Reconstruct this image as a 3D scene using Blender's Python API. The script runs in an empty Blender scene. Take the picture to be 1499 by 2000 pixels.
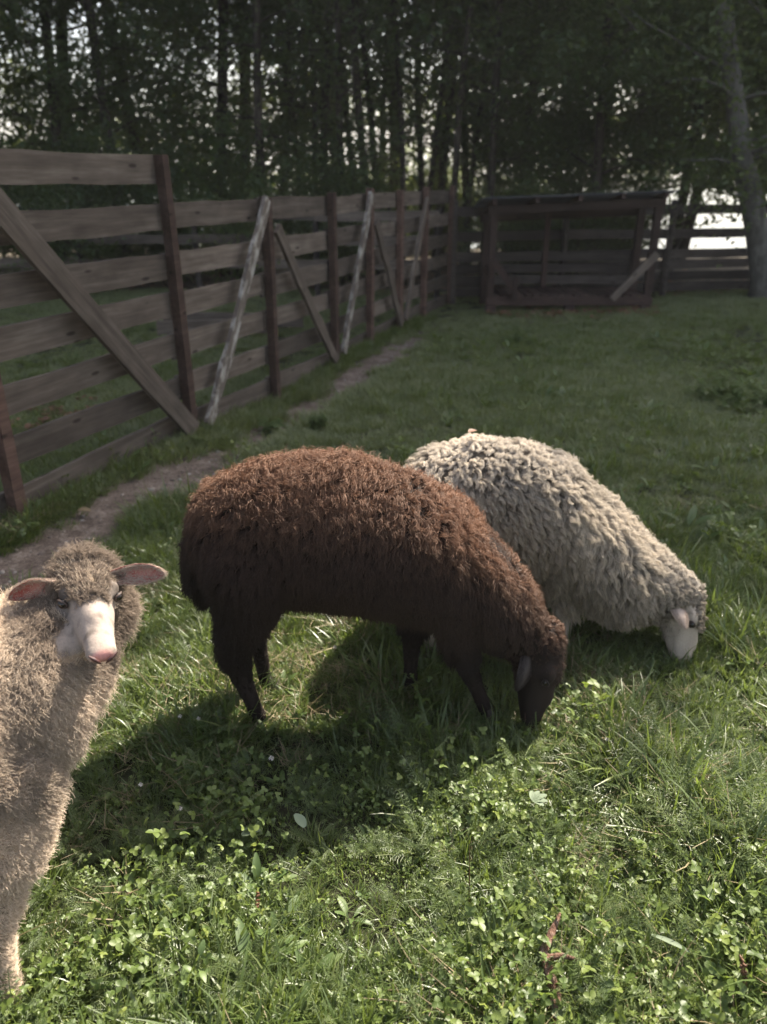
import bpy, bmesh, math, random
import numpy as np
from mathutils import Vector, Matrix, Euler

R = math.radians
random.seed(7)
rng = np.random.default_rng(7)
scene = bpy.context.scene
COL = scene.collection

# ------------------------------------------------------------------ camera, sky, sun, exposure
H_CAM = 1.5
cam_d = bpy.data.cameras.new("camera")
cam = bpy.data.objects.new("camera", cam_d)
COL.objects.link(cam)
cam.location = (0, 0, H_CAM)
cam.rotation_euler = (R(90 - 23.5), 0, 0)
cam_d.sensor_fit = 'VERTICAL'
cam_d.sensor_height = 24
cam_d.lens = 18.0
cam_d.clip_start = 0.05
cam_d.clip_end = 1500
cam_d.dof.use_dof = True
cam_d.dof.focus_distance = 1.8
cam_d.dof.aperture_fstop = 1.9
scene.camera = cam

SUN_EL, SUN_AZ = 50.0, 38.0      # azimuth from +Y towards +X
sunv = Vector((math.sin(R(SUN_AZ)) * math.cos(R(SUN_EL)), math.cos(R(SUN_AZ)) * math.cos(R(SUN_EL)), math.sin(R(SUN_EL))))
world = bpy.data.worlds.new("World")
scene.world = world
world.use_nodes = True
wn = world.node_tree
sky = wn.nodes.new('ShaderNodeTexSky')
sky.sky_type = 'NISHITA'
sky.sun_disc = False
sky.sun_elevation = R(SUN_EL)
sky.sun_rotation = R(SUN_AZ)
sky.air_density = 1.0
sky.dust_density = 4.0
sky.ozone_density = 0.4
bg = wn.nodes['Background']
bg.inputs[1].default_value = 0.088
skh = wn.nodes.new('ShaderNodeHueSaturation'); skh.inputs['Saturation'].default_value = 0.75
wn.links.new(sky.outputs[0], skh.inputs['Color']); wn.links.new(skh.outputs[0], bg.inputs[0])
sl = bpy.data.lights.new("sun", 'SUN')
sl.energy = 5.0
sl.angle = R(0.5)
sl.color = (1.0, 0.91, 0.77)
sun = bpy.data.objects.new("sun", sl)
COL.objects.link(sun)
sun.rotation_euler = sunv.to_track_quat('Z', 'Y').to_euler()

scene.view_settings.view_transform = 'Standard'
scene.view_settings.look = 'None'
scene.view_settings.gamma = 1
scene.view_settings.use_curve_mapping = False
scene.view_settings.exposure = 1.98
HAZE = 0.0011
scene.cycles.max_bounces = 6
scene.cycles.diffuse_bounces = 3
scene.cycles.glossy_bounces = 2
scene.cycles.transmission_bounces = 3
scene.cycles.transparent_max_bounces = 4
scene.cycles.use_denoising = True
try:
    scene.cycles_curves.shape = 'RIBBONS'
    scene.cycles_curves.subdivisions = 2
except Exception:
    pass

# ------------------------------------------------------------------ helpers
def tag(o, label=None, cat=None, group=None, kind=None):
    if label: o['label'] = label
    if cat: o['category'] = cat
    if group: o['group'] = group
    if kind: o['kind'] = kind
    return o

def obj(name, me, mat=None, parent=None, loc=None):
    o = bpy.data.objects.new(name, me)
    COL.objects.link(o)
    if mat is not None:
        me.materials.clear()
        me.materials.append(mat)
    if parent is not None:
        o.parent = parent
    if loc is not None:
        o.location = loc
    return o

def empty(name, loc=(0, 0, 0), rz=0):
    o = bpy.data.objects.new(name, None)
    o.empty_display_size = 0.1
    COL.objects.link(o)
    o.location = loc
    o.rotation_euler = (0, 0, rz)
    return o

def mesh_np(name, V, F, smooth=False, tint=None):
    V = np.asarray(V, dtype=np.float32).reshape(-1, 3)
    F = np.asarray(F, dtype=np.int32)
    k = F.shape[1]
    me = bpy.data.meshes.new(name)
    me.vertices.add(len(V))
    me.vertices.foreach_set('co', V.ravel())
    me.loops.add(F.size)
    me.loops.foreach_set('vertex_index', F.ravel())
    me.polygons.add(len(F))
    me.polygons.foreach_set('loop_start', np.arange(0, F.size, k, dtype=np.int32))
    me.polygons.foreach_set('loop_total', np.full(len(F), k, dtype=np.int32))
    me.polygons.foreach_set('use_smooth', np.full(len(F), bool(smooth)))
    me.update(calc_edges=True)
    if tint is not None:
        a = me.attributes.new('tint', 'FLOAT', 'POINT')
        a.data.foreach_set('value', np.asarray(tint, dtype=np.float32))
    return me

def copy_tree(o, parent=None):
    c = o.copy()
    COL.objects.link(c)
    if parent is not None: c.parent = parent
    for ch in list(o.children):
        copy_tree(ch, c)
    return c

_k = rng.normal(size=(24, 3)); _k /= np.linalg.norm(_k, axis=1)[:, None]
_ph = rng.uniform(0, 6.28, 24)
def pnoise(P, freq, seed=0):
    """cheap smooth pseudo noise, about -1..1"""
    P = np.asarray(P, dtype=np.float64)
    r = np.zeros(P.shape[:-1])
    for i in range(6):
        j = (i + seed * 5) % 24
        r += np.sin((P @ _k[j]) * freq * (0.7 + 0.25 * i) + _ph[j] + seed)
    return r / 3.0

def nmat(name):
    m = bpy.data.materials.new(name)
    m.use_nodes = True
    nt = m.node_tree
    b = nt.nodes['Principled BSDF']
    return m, nt, b

def ramp(nt, fac, stops):
    r = nt.nodes.new('ShaderNodeValToRGB')
    el = r.color_ramp.elements
    while len(el) < len(stops): el.new(0.5)
    for e, (p, c) in zip(el, stops):
        e.position = p
        e.color = (*c, 1)
    nt.links.new(fac, r.inputs[0])
    return r.outputs[0]

def noise_node(nt, vec, scale, detail=4, rough=0.55):
    n = nt.nodes.new('ShaderNodeTexNoise')
    n.inputs['Scale'].default_value = scale
    n.inputs['Detail'].default_value = detail
    n.inputs['Roughness'].default_value = rough
    if vec is not None: nt.links.new(vec, n.inputs['Vector'])
    return n.outputs['Fac']

def mathn(nt, op, a, b=None, clamp=False):
    n = nt.nodes.new('ShaderNodeMath')
    n.operation = op
    n.use_clamp = clamp
    for i, v in enumerate((a, b)):
        if v is None: continue
        if isinstance(v, (int, float)): n.inputs[i].default_value = v
        else: nt.links.new(v, n.inputs[i])
    return n.outputs[0]

def mixc(nt, fac, a, b):
    n = nt.nodes.new('ShaderNodeMix')
    n.data_type = 'RGBA'
    for s, v in ((n.inputs[0], fac), (n.inputs[6], a), (n.inputs[7], b)):
        if isinstance(v, (int, float)): s.default_value = v
        elif isinstance(v, tuple): s.default_value = (*v, 1)
        else: nt.links.new(v, s)
    return n.outputs[2]

def leaf_mat(name, c0, c1, c2, rough=0.42, trans=0.42, tcol=None, spec=0.5):
    """leaf: colour runs c0..c1..c2 over the per-leaf tint plus the per-plant random"""
    m, nt, b = nmat(name)
    at = nt.nodes.new('ShaderNodeAttribute'); at.attribute_name = 'tint'
    oi = nt.nodes.new('ShaderNodeObjectInfo')
    f = mathn(nt, 'ADD', mathn(nt, 'MULTIPLY', at.outputs['Fac'], 0.65), mathn(nt, 'MULTIPLY', oi.outputs['Random'], 0.35))
    c = ramp(nt, f, [(0.0, c0), (0.5, c1), (1.0, c2)])
    nt.links.new(c, b.inputs['Base Color'])
    b.inputs['Roughness'].default_value = rough
    b.inputs['Specular IOR Level'].default_value = spec
    tr = nt.nodes.new('ShaderNodeBsdfTranslucent')
    tc = mixc(nt, 0.5, c, tcol or (0.30, 0.40, 0.06))
    nt.links.new(tc, tr.inputs['Color'])
    mx = nt.nodes.new('ShaderNodeMixShader'); mx.inputs[0].default_value = trans
    nt.links.new(b.outputs[0], mx.inputs[1]); nt.links.new(tr.outputs[0], mx.inputs[2])
    nt.links.new(mx.outputs[0], nt.nodes['Material Output'].inputs[0])
    return m

def wood_mat(name, ca, cb, cc, scale=1.0, rough=0.8):
    m, nt, b = nmat(name)
    tc = nt.nodes.new('ShaderNodeTexCoord')
    oi = nt.nodes.new('ShaderNodeObjectInfo')
    va = nt.nodes.new('ShaderNodeVectorMath'); va.operation = 'ADD'
    sc = nt.nodes.new('ShaderNodeVectorMath'); sc.operation = 'SCALE'
    comb = nt.nodes.new('ShaderNodeCombineXYZ')
    for i in range(3): nt.links.new(oi.outputs['Random'], comb.inputs[i])
    nt.links.new(comb.outputs[0], sc.inputs[0]); sc.inputs['Scale'].default_value = 37.0
    nt.links.new(tc.outputs['Object'], va.inputs[0]); nt.links.new(sc.outputs[0], va.inputs[1])
    mp = nt.nodes.new('ShaderNodeMapping')
    mp.inputs['Scale'].default_value = (2.2 * scale, 34 * scale, 34 * scale)
    nt.links.new(va.outputs[0], mp.inputs['Vector'])
    g = noise_node(nt, mp.outputs[0], 1.0, 6, 0.65)
    w = noise_node(nt, va.outputs[0], 5.0 * scale, 3)
    c = ramp(nt, g, [(0.30, ca), (0.52, cb), (0.72, cc)])
    c2 = mixc(nt, mathn(nt, 'MULTIPLY', w, 0.55), c, tuple(x * 0.45 for x in cb))
    mp2 = nt.nodes.new('ShaderNodeMapping'); mp2.inputs['Scale'].default_value = (5, 9, 9)
    nt.links.new(va.outputs[0], mp2.inputs['Vector'])
    saw = noise_node(nt, mp2.outputs[0], 1.0, 2)
    vo = nt.nodes.new('ShaderNodeTexVoronoi'); vo.inputs['Scale'].default_value = 1.0
    mp3 = nt.nodes.new('ShaderNodeMapping'); mp3.inputs['Scale'].default_value = (4, 13, 13); nt.links.new(va.outputs[0], mp3.inputs['Vector']); nt.links.new(mp3.outputs[0], vo.inputs['Vector'])
    knot = ramp(nt, vo.outputs['Distance'], [(0.09, (.25, .22, .2)), (0.17, (1, 1, 1))])
    c3 = nt.nodes.new('ShaderNodeMix'); c3.data_type = 'RGBA'; c3.blend_type = 'MULTIPLY'; c3.inputs[0].default_value = 1
    nt.links.new(c2, c3.inputs[6]); nt.links.new(knot, c3.inputs[7])
    c4 = nt.nodes.new('ShaderNodeMix'); c4.data_type = 'RGBA'; c4.blend_type = 'MULTIPLY'; c4.inputs[0].default_value = 1
    nt.links.new(c3.outputs[2], c4.inputs[6]); nt.links.new(ramp(nt, saw, [(0.35, (.84, .83, .82)), (0.5, (1, 1, 1)), (0.68, (1.16, 1.15, 1.14))]), c4.inputs[7])
    c2 = c4.outputs[2]
    hv = nt.nodes.new('ShaderNodeHueSaturation')
    nt.links.new(c2, hv.inputs['Color'])
    nt.links.new(mathn(nt, 'ADD', mathn(nt, 'MULTIPLY', oi.outputs['Random'], 0.8), 0.6), hv.inputs['Value'])
    nt.links.new(hv.outputs[0], b.inputs['Base Color'])
    b.inputs['Roughness'].default_value = rough
    b.inputs['Specular IOR Level'].default_value = 0.25
    bp = nt.nodes.new('ShaderNodeBump'); bp.inputs['Strength'].default_value = 0.6; bp.inputs['Distance'].default_value = 0.004
    nt.links.new(g, bp.inputs['Height']); nt.links.new(bp.outputs[0], b.inputs['Normal'])
    return m

# ------------------------------------------------------------------ materials
M = {}
M['grass'] = leaf_mat('grass_blade', (0.038, 0.060, 0.016), (0.078, 0.112, 0.030), (0.170, 0.185, 0.070), 0.38, 0.35)
M['far_grass'] = leaf_mat('pasture_blade', (0.088, 0.105, 0.046), (0.150, 0.172, 0.080), (0.24, 0.245, 0.125), 0.5, 0.35)
M['clover'] = leaf_mat('clover_leaf', (0.036, 0.060, 0.014), (0.078, 0.115, 0.024), (0.165, 0.195, 0.042), 0.5, 0.34)
M['yarrow'] = leaf_mat('yarrow_leaf', (0.050, 0.075, 0.030), (0.085, 0.115, 0.045), (0.14, 0.165, 0.065), 0.45, 0.3)
M['weed'] = leaf_mat('weed_leaf', (0.038, 0.066, 0.018), (0.062, 0.100, 0.028), (0.100, 0.140, 0.040), 0.5, 0.32)
M['dry'] = leaf_mat('dry_blade', (0.14, 0.10, 0.055), (0.20, 0.155, 0.085), (0.27, 0.22, 0.13), 0.6, 0.25, (0.3, 0.22, 0.1))
M['tree_leaf'] = leaf_mat('tree_leaf', (0.024, 0.044, 0.018), (0.046, 0.075, 0.026), (0.095, 0.125, 0.036), 0.45, 0.42, (0.24, 0.28, 0.05))
M['pale_leaf'] = leaf_mat('pale_leaf', (0.08, 0.11, 0.06), (0.11, 0.145, 0.085), (0.15, 0.19, 0.12), 0.7, 0.2, (0.3, 0.34, 0.2))
M['brown_leaf'] = leaf_mat('brown_leaf', (0.07, 0.035, 0.02), (0.14, 0.065, 0.035), (0.24, 0.13, 0.07), 0.55, 0.2, (0.3, 0.14, 0.05))
M['plank'] = wood_mat('plank_wood', (0.054, 0.042, 0.033), (0.104, 0.083, 0.067), (0.170, 0.145, 0.120))
M['post'] = wood_mat('post_wood', (0.042, 0.025, 0.019), (0.080, 0.047, 0.036), (0.125, 0.080, 0.062))
M['shed'] = wood_mat('shelter_wood', (0.028, 0.017, 0.014), (0.052, 0.032, 0.026), (0.085, 0.055, 0.046))
M['back'] = wood_mat('back_fence_wood', (0.025, 0.020, 0.018), (0.050, 0.041, 0.036), (0.085, 0.072, 0.064))
M['felt'] = wood_mat('roof_sheet', (0.022, 0.022, 0.023), (0.040, 0.040, 0.042), (0.06, 0.06, 0.062))

def bark_mat(name, ca, cb, cc, scale=14, stretch=0.25):
    m, nt, b = nmat(name)
    tc = nt.nodes.new('ShaderNodeTexCoord')
    mp = nt.nodes.new('ShaderNodeMapping'); mp.inputs['Scale'].default_value = (1, 1, stretch)
    nt.links.new(tc.outputs['Object'], mp.inputs['Vector'])
    g = noise_node(nt, mp.outputs[0], scale, 6, 0.7)
    nt.links.new(ramp(nt, g, [(0.32, ca), (0.5, cb), (0.68, cc)]), b.inputs['Base Color'])
    b.inputs['Roughness'].default_value = 0.9
    b.inputs['Specular IOR Level'].default_value = 0.2
    bp = nt.nodes.new('ShaderNodeBump'); bp.inputs['Strength'].default_value = 0.8; bp.inputs['Distance'].default_value = 0.02
    nt.links.new(g, bp.inputs['Height']); nt.links.new(bp.outputs[0], b.inputs['Normal'])
    return m
M['bark_dark'] = bark_mat('dark_bark', (0.020, 0.016, 0.013), (0.045, 0.037, 0.030), (0.085, 0.072, 0.060))
M['bark_grey'] = bark_mat('grey_bark', (0.055, 0.050, 0.044), (0.10, 0.094, 0.083), (0.155, 0.146, 0.13), 9, 0.45)
M['stick'] = bark_mat('stick_bark', (0.05, 0.028, 0.02), (0.12, 0.065, 0.045), (0.26, 0.19, 0.15), 60, 0.3)
# brace slab: white inner bark in ragged patches on grey brown wood
m, nt, b = nmat('peeling_bark')
tc = nt.nodes.new('ShaderNodeTexCoord')
mp = nt.nodes.new('ShaderNodeMapping'); mp.inputs['Scale'].default_value = (9, 16, 26)
nt.links.new(tc.outputs['Object'], mp.inputs['Vector'])
g = noise_node(nt, mp.outputs[0], 1.0, 5, 0.6)
nt.links.new(ramp(nt, g, [(0.49, (0.09, 0.072, 0.058)), (0.54, (0.20, 0.18, 0.155)), (0.7, (0.33, 0.32, 0.29))]), b.inputs['Base Color'])
b.inputs['Roughness'].default_value = 0.75
M['peel'] = m

# ------------------------------------------------------------------ ground height, fence line, path
FX0, FY0, FS = -1.256, 4.75, 0.376          # fence line X = FX0 + FS*(Y-FY0)
def fence_x(Y): return FX0 + FS * (Y - FY0)
FDIR = Vector((FS, 1, 0)).normalized()
FNRM = Vector((1, -FS, 0)).normalized()      # towards the pasture (camera side)

def gh(x, y):
    x = np.asarray(x, dtype=np.float64); y = np.asarray(y, dtype=np.float64)
    P = np.stack([x, y, np.zeros_like(x)], -1)
    z = 0.012 * pnoise(P, 2.2, 1) + 0.02 * pnoise(P, 0.7, 2) * np.clip((y - 3) / 3, 0, 1)
    z = z - 0.07 * np.exp(-((x + 0.75) ** 2 + (y - 5.7) ** 2) / 0.8)
    d = (x - (FX0 + FS * (y - FY0)) - 0.42) / 1.068
    z = z - 0.025 * np.exp(-(d / 0.2) ** 2) * np.clip((8.5 - y) / 1.5, 0, 1)
    bank = np.clip((y - 19.0 + 0.6 * np.sin(x * 0.35)) / 2.0, 0, 1)
    far = np.clip((y - 165) / 12, 0, 1)
    return z - 0.7 * bank * bank * (3 - 2 * bank) + 2.2 * far

def path_mask(x, y):
    d = np.abs((x - (FX0 + FS * (y - FY0)) - 0.42) / 1.068)
    P = np.stack([x, y, np.zeros_like(x)], -1)
    w = (0.195 + 0.055 * pnoise(P, 3.0, 3) + 0.06 * pnoise(P, 13.0, 1) + 0.05 * rng.normal(size=x.shape)) * np.clip((8.6 - y) / 1.5, 0, 1)
    w = w + 0.07 * np.clip((4.0 - y) / 2.0, 0, 1)
    return d < w

def axis(lo, hi, step, far_lo, far_hi):
    a = list(np.arange(lo, hi + 1e-6, step))
    s, v = step, hi
    while v < far_hi:
        s *= 1.35; v += s; a.append(v)
    s, v = step, lo
    while v > far_lo:
        s *= 1.35; v -= s; a.insert(0, v)
    return np.array(a)
ax = axis(-8, 8, 0.07, -700, 700)
ay = axis(-1, 21, 0.07, -500, 900)
GX, GY = np.meshgrid(ax, ay)
GZ = gh(GX, GY)
V = np.stack([GX, GY, GZ], -1).reshape(-1, 3)
ny, nx = GX.shape
ii = (np.arange(ny - 1)[:, None] * nx + np.arange(nx - 1)[None, :]).ravel()
F = np.stack([ii, ii + 1, ii + nx + 1, ii + nx], -1)
m, nt, b = nmat('soil_and_turf')
at = nt.nodes.new('ShaderNodeAttribute'); at.attribute_name = 'tint'
geo = nt.nodes.new('ShaderNodeNewGeometry')
n1 = noise_node(nt, geo.outputs['Position'], 9, 6, 0.65)
n2 = noise_node(nt, geo.outputs['Position'], 70, 5, 0.7)
turf = ramp(nt, n1, [(0.3, (0.018, 0.016, 0.010)), (0.55, (0.030, 0.034, 0.015)), (0.75, (0.045, 0.050, 0.022))])
soil = ramp(nt, mathn(nt, 'ADD', mathn(nt, 'MULTIPLY', n1, 0.5), mathn(nt, 'MULTIPLY', n2, 0.5)),
            [(0.36, (0.055, 0.042, 0.034)), (0.5, (0.14, 0.108, 0.088)), (0.62, (0.27, 0.22, 0.185))])
nt.links.new(mixc(nt, at.outputs['Fac'], turf, soil), b.inputs['Base Color'])
b.inputs['Roughness'].default_value = 0.95
b.inputs['Specular IOR Level'].default_value = 0.15
bp = nt.nodes.new('ShaderNodeBump'); bp.inputs['Strength'].default_value = 0.9; bp.inputs['Distance'].default_value = 0.015
nt.links.new(n2, bp.inputs['Height']); nt.links.new(bp.outputs[0], b.inputs['Normal'])
PX, PY = V[:, 0], V[:, 1]
dd = np.abs((PX - (FX0 + FS * (PY - FY0)) - 0.42) / 1.068)
pm = np.clip((0.31 + 0.1 * pnoise(V, 3.0, 3) + 0.06 * pnoise(V, 9.0, 2) - dd) / 0.12, 0, 1) * np.clip((9.0 - PY) / 1.5, 0, 1)
bare = np.clip(1.2 - np.hypot(PX - 2.5, PY - 9.5) / 1.1, 0, 0.6)      # worn ground by the shelter
wood = np.clip((PY - 11.3) / 1.0, 0, 0.55) * (PY < 19)
ground = obj('ground', mesh_np('ground', V, F, True, np.maximum(np.maximum(pm, bare), wood)), m)
tag(ground, kind='structure')

# lake beyond the trees
m, nt, b = nmat('lake_water')
b.inputs['Base Color'].default_value = (0.02, 0.035, 0.045, 1)
b.inputs['Roughness'].default_value = 0.12
bp = nt.nodes.new('ShaderNodeBump'); bp.inputs['Strength'].default_value = 0.25; bp.inputs['Distance'].default_value = 0.1
geo = nt.nodes.new('ShaderNodeNewGeometry')
nt.links.new(noise_node(nt, geo.outputs['Position'], 2.5, 4), bp.inputs['Height']); nt.links.new(bp.outputs[0], b.inputs['Normal'])
lake = obj('lake_water', mesh_np('lake_water', [(-400, 18.5, -0.28), (400, 18.5, -0.28), (400, 172, -0.28), (-400, 172, -0.28)], [(0, 1, 2, 3)]), m)
tag(lake, kind='structure')

# ------------------------------------------------------------------ planks and posts
def plank_mesh(L, w, t, seg=5, jit=0.006, bow=0.0):
    """plank along local x, width along z, thickness along y; uneven edges"""
    V, F = [], []
    for i in range(seg + 1):
        x = L * i / seg
        b0 = bow * math.sin(math.pi * i / seg)
        zt = w / 2 + random.uniform(-jit, jit) + b0
        zb = -w / 2 + random.uniform(-jit, jit) + b0
        yo = random.uniform(-jit, jit) * 0.4
        V += [(x, -t / 2 + yo, zb), (x, t / 2 + yo, zb), (x, t / 2 + yo, zt), (x, -t / 2 + yo, zt)]
    for i in range(seg):
        a = i * 4
        for k in range(4):
            F.append((a + k, a + (k + 1) % 4, a + 4 + (k + 1) % 4, a + 4 + k))
    F.append((3, 2, 1, 0)); e = seg * 4; F.append((e, e + 1, e + 2, e + 3))
    return mesh_np('plank', V, F)

def plank(name, p0, p1, w, t, mat, parent, up=Vector((0, 0, 1)), seg=5, jit=0.005, bow=0.0, label=None):
    p0, p1 = Vector(p0), Vector(p1)
    x = (p1 - p0); L = x.length; x.normalize()
    y = up.cross(x).normalized(); z = x.cross(y)
    o = obj(name, plank_mesh(L, w, t, seg, jit, bow), mat, parent)
    mw = Matrix((x, y, z)).transposed().to_4x4(); mw.translation = p0 - (parent.location if parent else Vector())
    o.matrix_local = mw
    if label: o['label'] = label
    return o

def post_mesh(h, r, sides=7, segs=4, jit=0.004, square=False):
    V, F = [], []
    for i in range(segs + 1):
        z = h * i / segs
        cx, cy = random.uniform(-jit, jit), random.uniform(-jit, jit)
        for k in range(sides):
            a = 2 * math.pi * k / sides + (math.pi / 4 if square else 0)
            rr = r * (1.18 if square else 1) * (1 + random.uniform(-0.05, 0.05))
            V.append((cx + rr * math.cos(a), cy + rr * math.sin(a), z))
    for i in range(segs):
        for k in range(sides):
            a = i * sides
            F.append((a + k, a + (k + 1) % sides, a + sides + (k + 1) % sides, a + sides + k))
    me = bpy.data.meshes.new('post')
    F.append(tuple(range(segs * sides, (segs + 1) * sides)))
    me.from_pydata(V, [], F); me.update()
    return me

# long fence at the left
BT = [1.365, 1.10, 0.865, 0.625, 0.375, 0.125]
BH = 0.145
posts_Y = [0.7, 2.05, 3.375, 4.75, 5.81, 6.87, 7.66, 8.47, 9.26, 10.3]
FO = Vector((fence_x(4.75), 4.75, 0))
fence = empty('plank_fence', FO)
tag(fence, 'long brown plank fence with diagonal braces beside the dirt path on the left', 'fence')
def fp(Y, z, off=0.0):
    return Vector((fence_x(Y), Y, z)) + FNRM * off
for i, Y in enumerate(posts_Y):
    z0 = float(gh(fence_x(Y), Y)) - 0.05
    top = 1.62 if i in (2, 3) else 1.39 + random.uniform(-0.01, 0.03)
    o = obj('post', post_mesh(top - z0, 0.036, 4, 4, 0.003, True), M['post'], fence)
    o.location = fp(Y, z0, 0.03) - FO
    o.rotation_euler = (random.uniform(-0.01, 0.01), random.uniform(-0.01, 0.01), math.atan2(1, FS) + random.uniform(-.05, .05))
for i in range(len(posts_Y) - 1):
    Ya, Yb = posts_Y[i], posts_Y[i + 1]
    for j, bt in enumerate(BT):
        za = bt - BH / 2 + random.uniform(-0.012, 0.012); zb = bt - BH / 2 + random.uniform(-0.012, 0.012)
        dip = [0, 0, 0, 0, -0.03, -0.045, -0.02, 0, 0, 0]
        k = j / 5.0
        za += dip[i + 1 - 1] * k; zb += dip[i + 1] * k
        w = BH + random.uniform(-0.012, 0.008)
        plank('board', fp(Ya - 0.045, za, -0.02 - 0.004 * (i % 2)), fp(Yb + 0.045, zb, -0.02 - 0.004 * (i % 2)), w, 0.024, M['plank'], fence, seg=7, jit=0.004, bow=random.uniform(-0.006, 0.006))
plank('board', fp(3.30, 1.545, -0.022), fp(4.78, 1.545, -0.022), 0.145, 0.024, M['plank'], fence, seg=6, label='extra board set higher than the fence top')
plank('board', fp(2.0, 1.545, -0.026), fp(3.42, 1.545, -0.026), 0.145, 0.024, M['plank'], fence, seg=6)
plank('brace', fp(3.36, 1.60, 0.072), fp(4.71, 0.02, 0.072), 0.125, 0.028, M['plank'], fence, seg=7, jit=0.005, up=FNRM.cross(Vector((0, 0, 1))).normalized() * 0.5 + Vector((0, 0, 1)))
def slab(Ya, za, Yb, zb, w, mat, label, off=0.075):
    plank('brace', fp(Ya, za, off), fp(Yb, zb, off), w, 0.03, mat, fence, seg=12, jit=0.011, bow=random.uniform(-0.02, 0.03), up=Vector((0, 0, 1)), label=label)
slab(4.87, 0.02, 5.76, 1.37, 0.085, M['peel'], 'pale slab of wood with peeling white bark')
slab(5.87, 1.17, 6.80, 0.02, 0.09, M['plank'], None)
slab(6.95, 0.05, 7.62, 1.37, 0.075, M['peel'], 'pale slab with peeling bark')
slab(7.72, 1.12, 8.42, 0.05, 0.09, M['plank'], None)
slab(8.55, 0.08, 9.20, 1.30, 0.07, M['plank'], None)

# fence closing the pasture at the back
bd = Vector((1, 0.2, 0)).normalized()
C0 = Vector((fence_x(10.3) + 0.05, 10.33, 0))
bfence = empty('plank_fence', C0)
tag(bfence, 'dark weathered plank fence closing the pasture in front of the trees, behind the shelter', 'fence')
def bp_(s, z, off=0.0): return C0 + bd * s + Vector((0.2, -1, 0)).normalized() * off + Vector((0, 0, z))
BS = [0.0, 1.5, 3.0, 4.5, 6.0, 7.5, 9.0]
for i, s in enumerate(BS):
    o = obj('post', post_mesh(1.32, 0.045), M['back'], bfence); o.location = bp_(s, -0.08, 0.045) - C0
for i in range(len(BS) - 1):
    for bt in (1.17, 0.88, 0.62, 0.475, 0.33, 0.185):
        plank('board', bp_(BS[i] - 0.04, bt - 0.06 + random.uniform(-.012, .012), -0.02 - 0.004 * (i % 2)), bp_(BS[i + 1] + 0.04, bt - 0.06 + random.uniform(-.012, .012), -0.02 - 0.004 * (i % 2)), 0.12, 0.024, M['back'], bfence, seg=6)
# fence of the yard beyond, seen through the long fence
L0 = Vector((fence_x(10.3) - 0.12, 10.55, 0))
lfence = empty('plank_fence', L0)
tag(lfence, 'low grey plank fence across the far end of the neighbouring yard', 'fence')
ld = Vector((-1, 0.06, 0)).normalized()
for i in range(8):
    a, c = L0 + ld * (1.6 * i), L0 + ld * (1.6 * (i + 1))
    o = obj('post', post_mesh(1.2, 0.04), M['back'], lfence); o.location = a - L0 + Vector((0, 0, -0.06))
    for bt in (1.12, 0.82, 0.52):
        plank('board', a + Vector((0, -.05 - 0.004 * (i % 2), bt - .06)), c + Vector((0, -.05 - 0.004 * (i % 2), bt - .06 + random.uniform(-.02, .02))), 0.12, 0.022, M['plank'], lfence, seg=6)
# planks lying in the neighbouring yard
for k, (x, y, a, s, lab) in enumerate(((-2.3, 7.9, 0.15, 1.1, 'pale plank lying in the grass of the neighbouring yard'), (-2.35, 8.35, -0.06, 1.5, 'dark plank lying behind the pale one in the neighbouring yard'))):
    z = 0.10 + 0.02 * k
    o = plank('plank', (x, y, z), (x + s * math.cos(a), y + s * math.sin(a), z), 0.14, 0.05, M['plank'], None, seg=5)
    tag(o, lab, 'plank')

# ------------------------------------------------------------------ feeding shelter
SH = Vector((1.27, 9.60, 0))
sh = empty('animal_shelter', SH)
tag(sh, 'low open reddish wooden feeding shelter with slatted floor and flat sloping roof', 'shelter')
def sp(x, y, z): return SH + Vector((x, y, z))
W, D = 1.95, 0.62
for x in (0.02, W - 0.02):
    for y in (0.0, D):
        h = (1.22 if y == 0 else 1.08) + (0.07 if x > 1 else 0)
        plank('post', sp(x, y, 0.0), sp(x, y, h), 0.085, 0.075, M['shed'], sh, up=Vector((1, 0, 0)), seg=3, jit=0.003)
plank('post', sp(0.78, D, 0.15), sp(0.78, D, 1.1), 0.06, 0.05, M['shed'], sh, up=Vector((1, 0, 0)), seg=3)
plank('beam', sp(-0.06, -0.055, 1.16), sp(W + 0.04, -0.055, 1.245), 0.095, 0.03, M['shed'], sh)
plank('beam', sp(-0.06, D + .055, 1.04), sp(W + 0.04, D + .055, 1.12), 0.095, 0.03, M['shed'], sh)
for k in range(5):
    x = 0.0 + k * (W / 4)
    dz = 0.075 * x / W
    plank('rafter', sp(x, -0.17, 1.255 + dz), sp(x, D + 0.15, 1.115 + dz), 0.055, 0.05, M['shed'], sh, seg=2, jit=0.002)
for k in range(6):
    ya = -0.19 + k * 0.166
    za = 1.297 - (ya + 0.17) * 0.149
    plank('roof_board', sp(-0.14, ya + 0.08, za - 0.01), sp(W + 0.12, ya + 0.08, za + 0.065), 0.016, 0.160, M['felt'], sh, seg=4, jit=0.002)
plank('beam', sp(-0.03, -0.06, 0.135), sp(W + 0.03, -0.06, 0.135), 0.10, 0.035, M['shed'], sh)
plank('beam', sp(-0.03, D + .06, 0.135), sp(W + 0.03, D + .06, 0.135), 0.10, 0.035, M['shed'], sh)
for x in (0.03, .98, W - 0.05):
    plank('foot', sp(x - 0.06, -0.06, 0.03), sp(x + 0.06, -0.06, 0.03), 0.10, 0.10, M['shed'], sh, seg=1)
for k in range(19):
    x = 0.09 + k * 0.099
    plank('floor_slat', sp(x, -0.04, 0.195), sp(x, D + 0.04, 0.195), 0.022, 0.075, M['shed'], sh, seg=1, jit=0.001)
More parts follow.
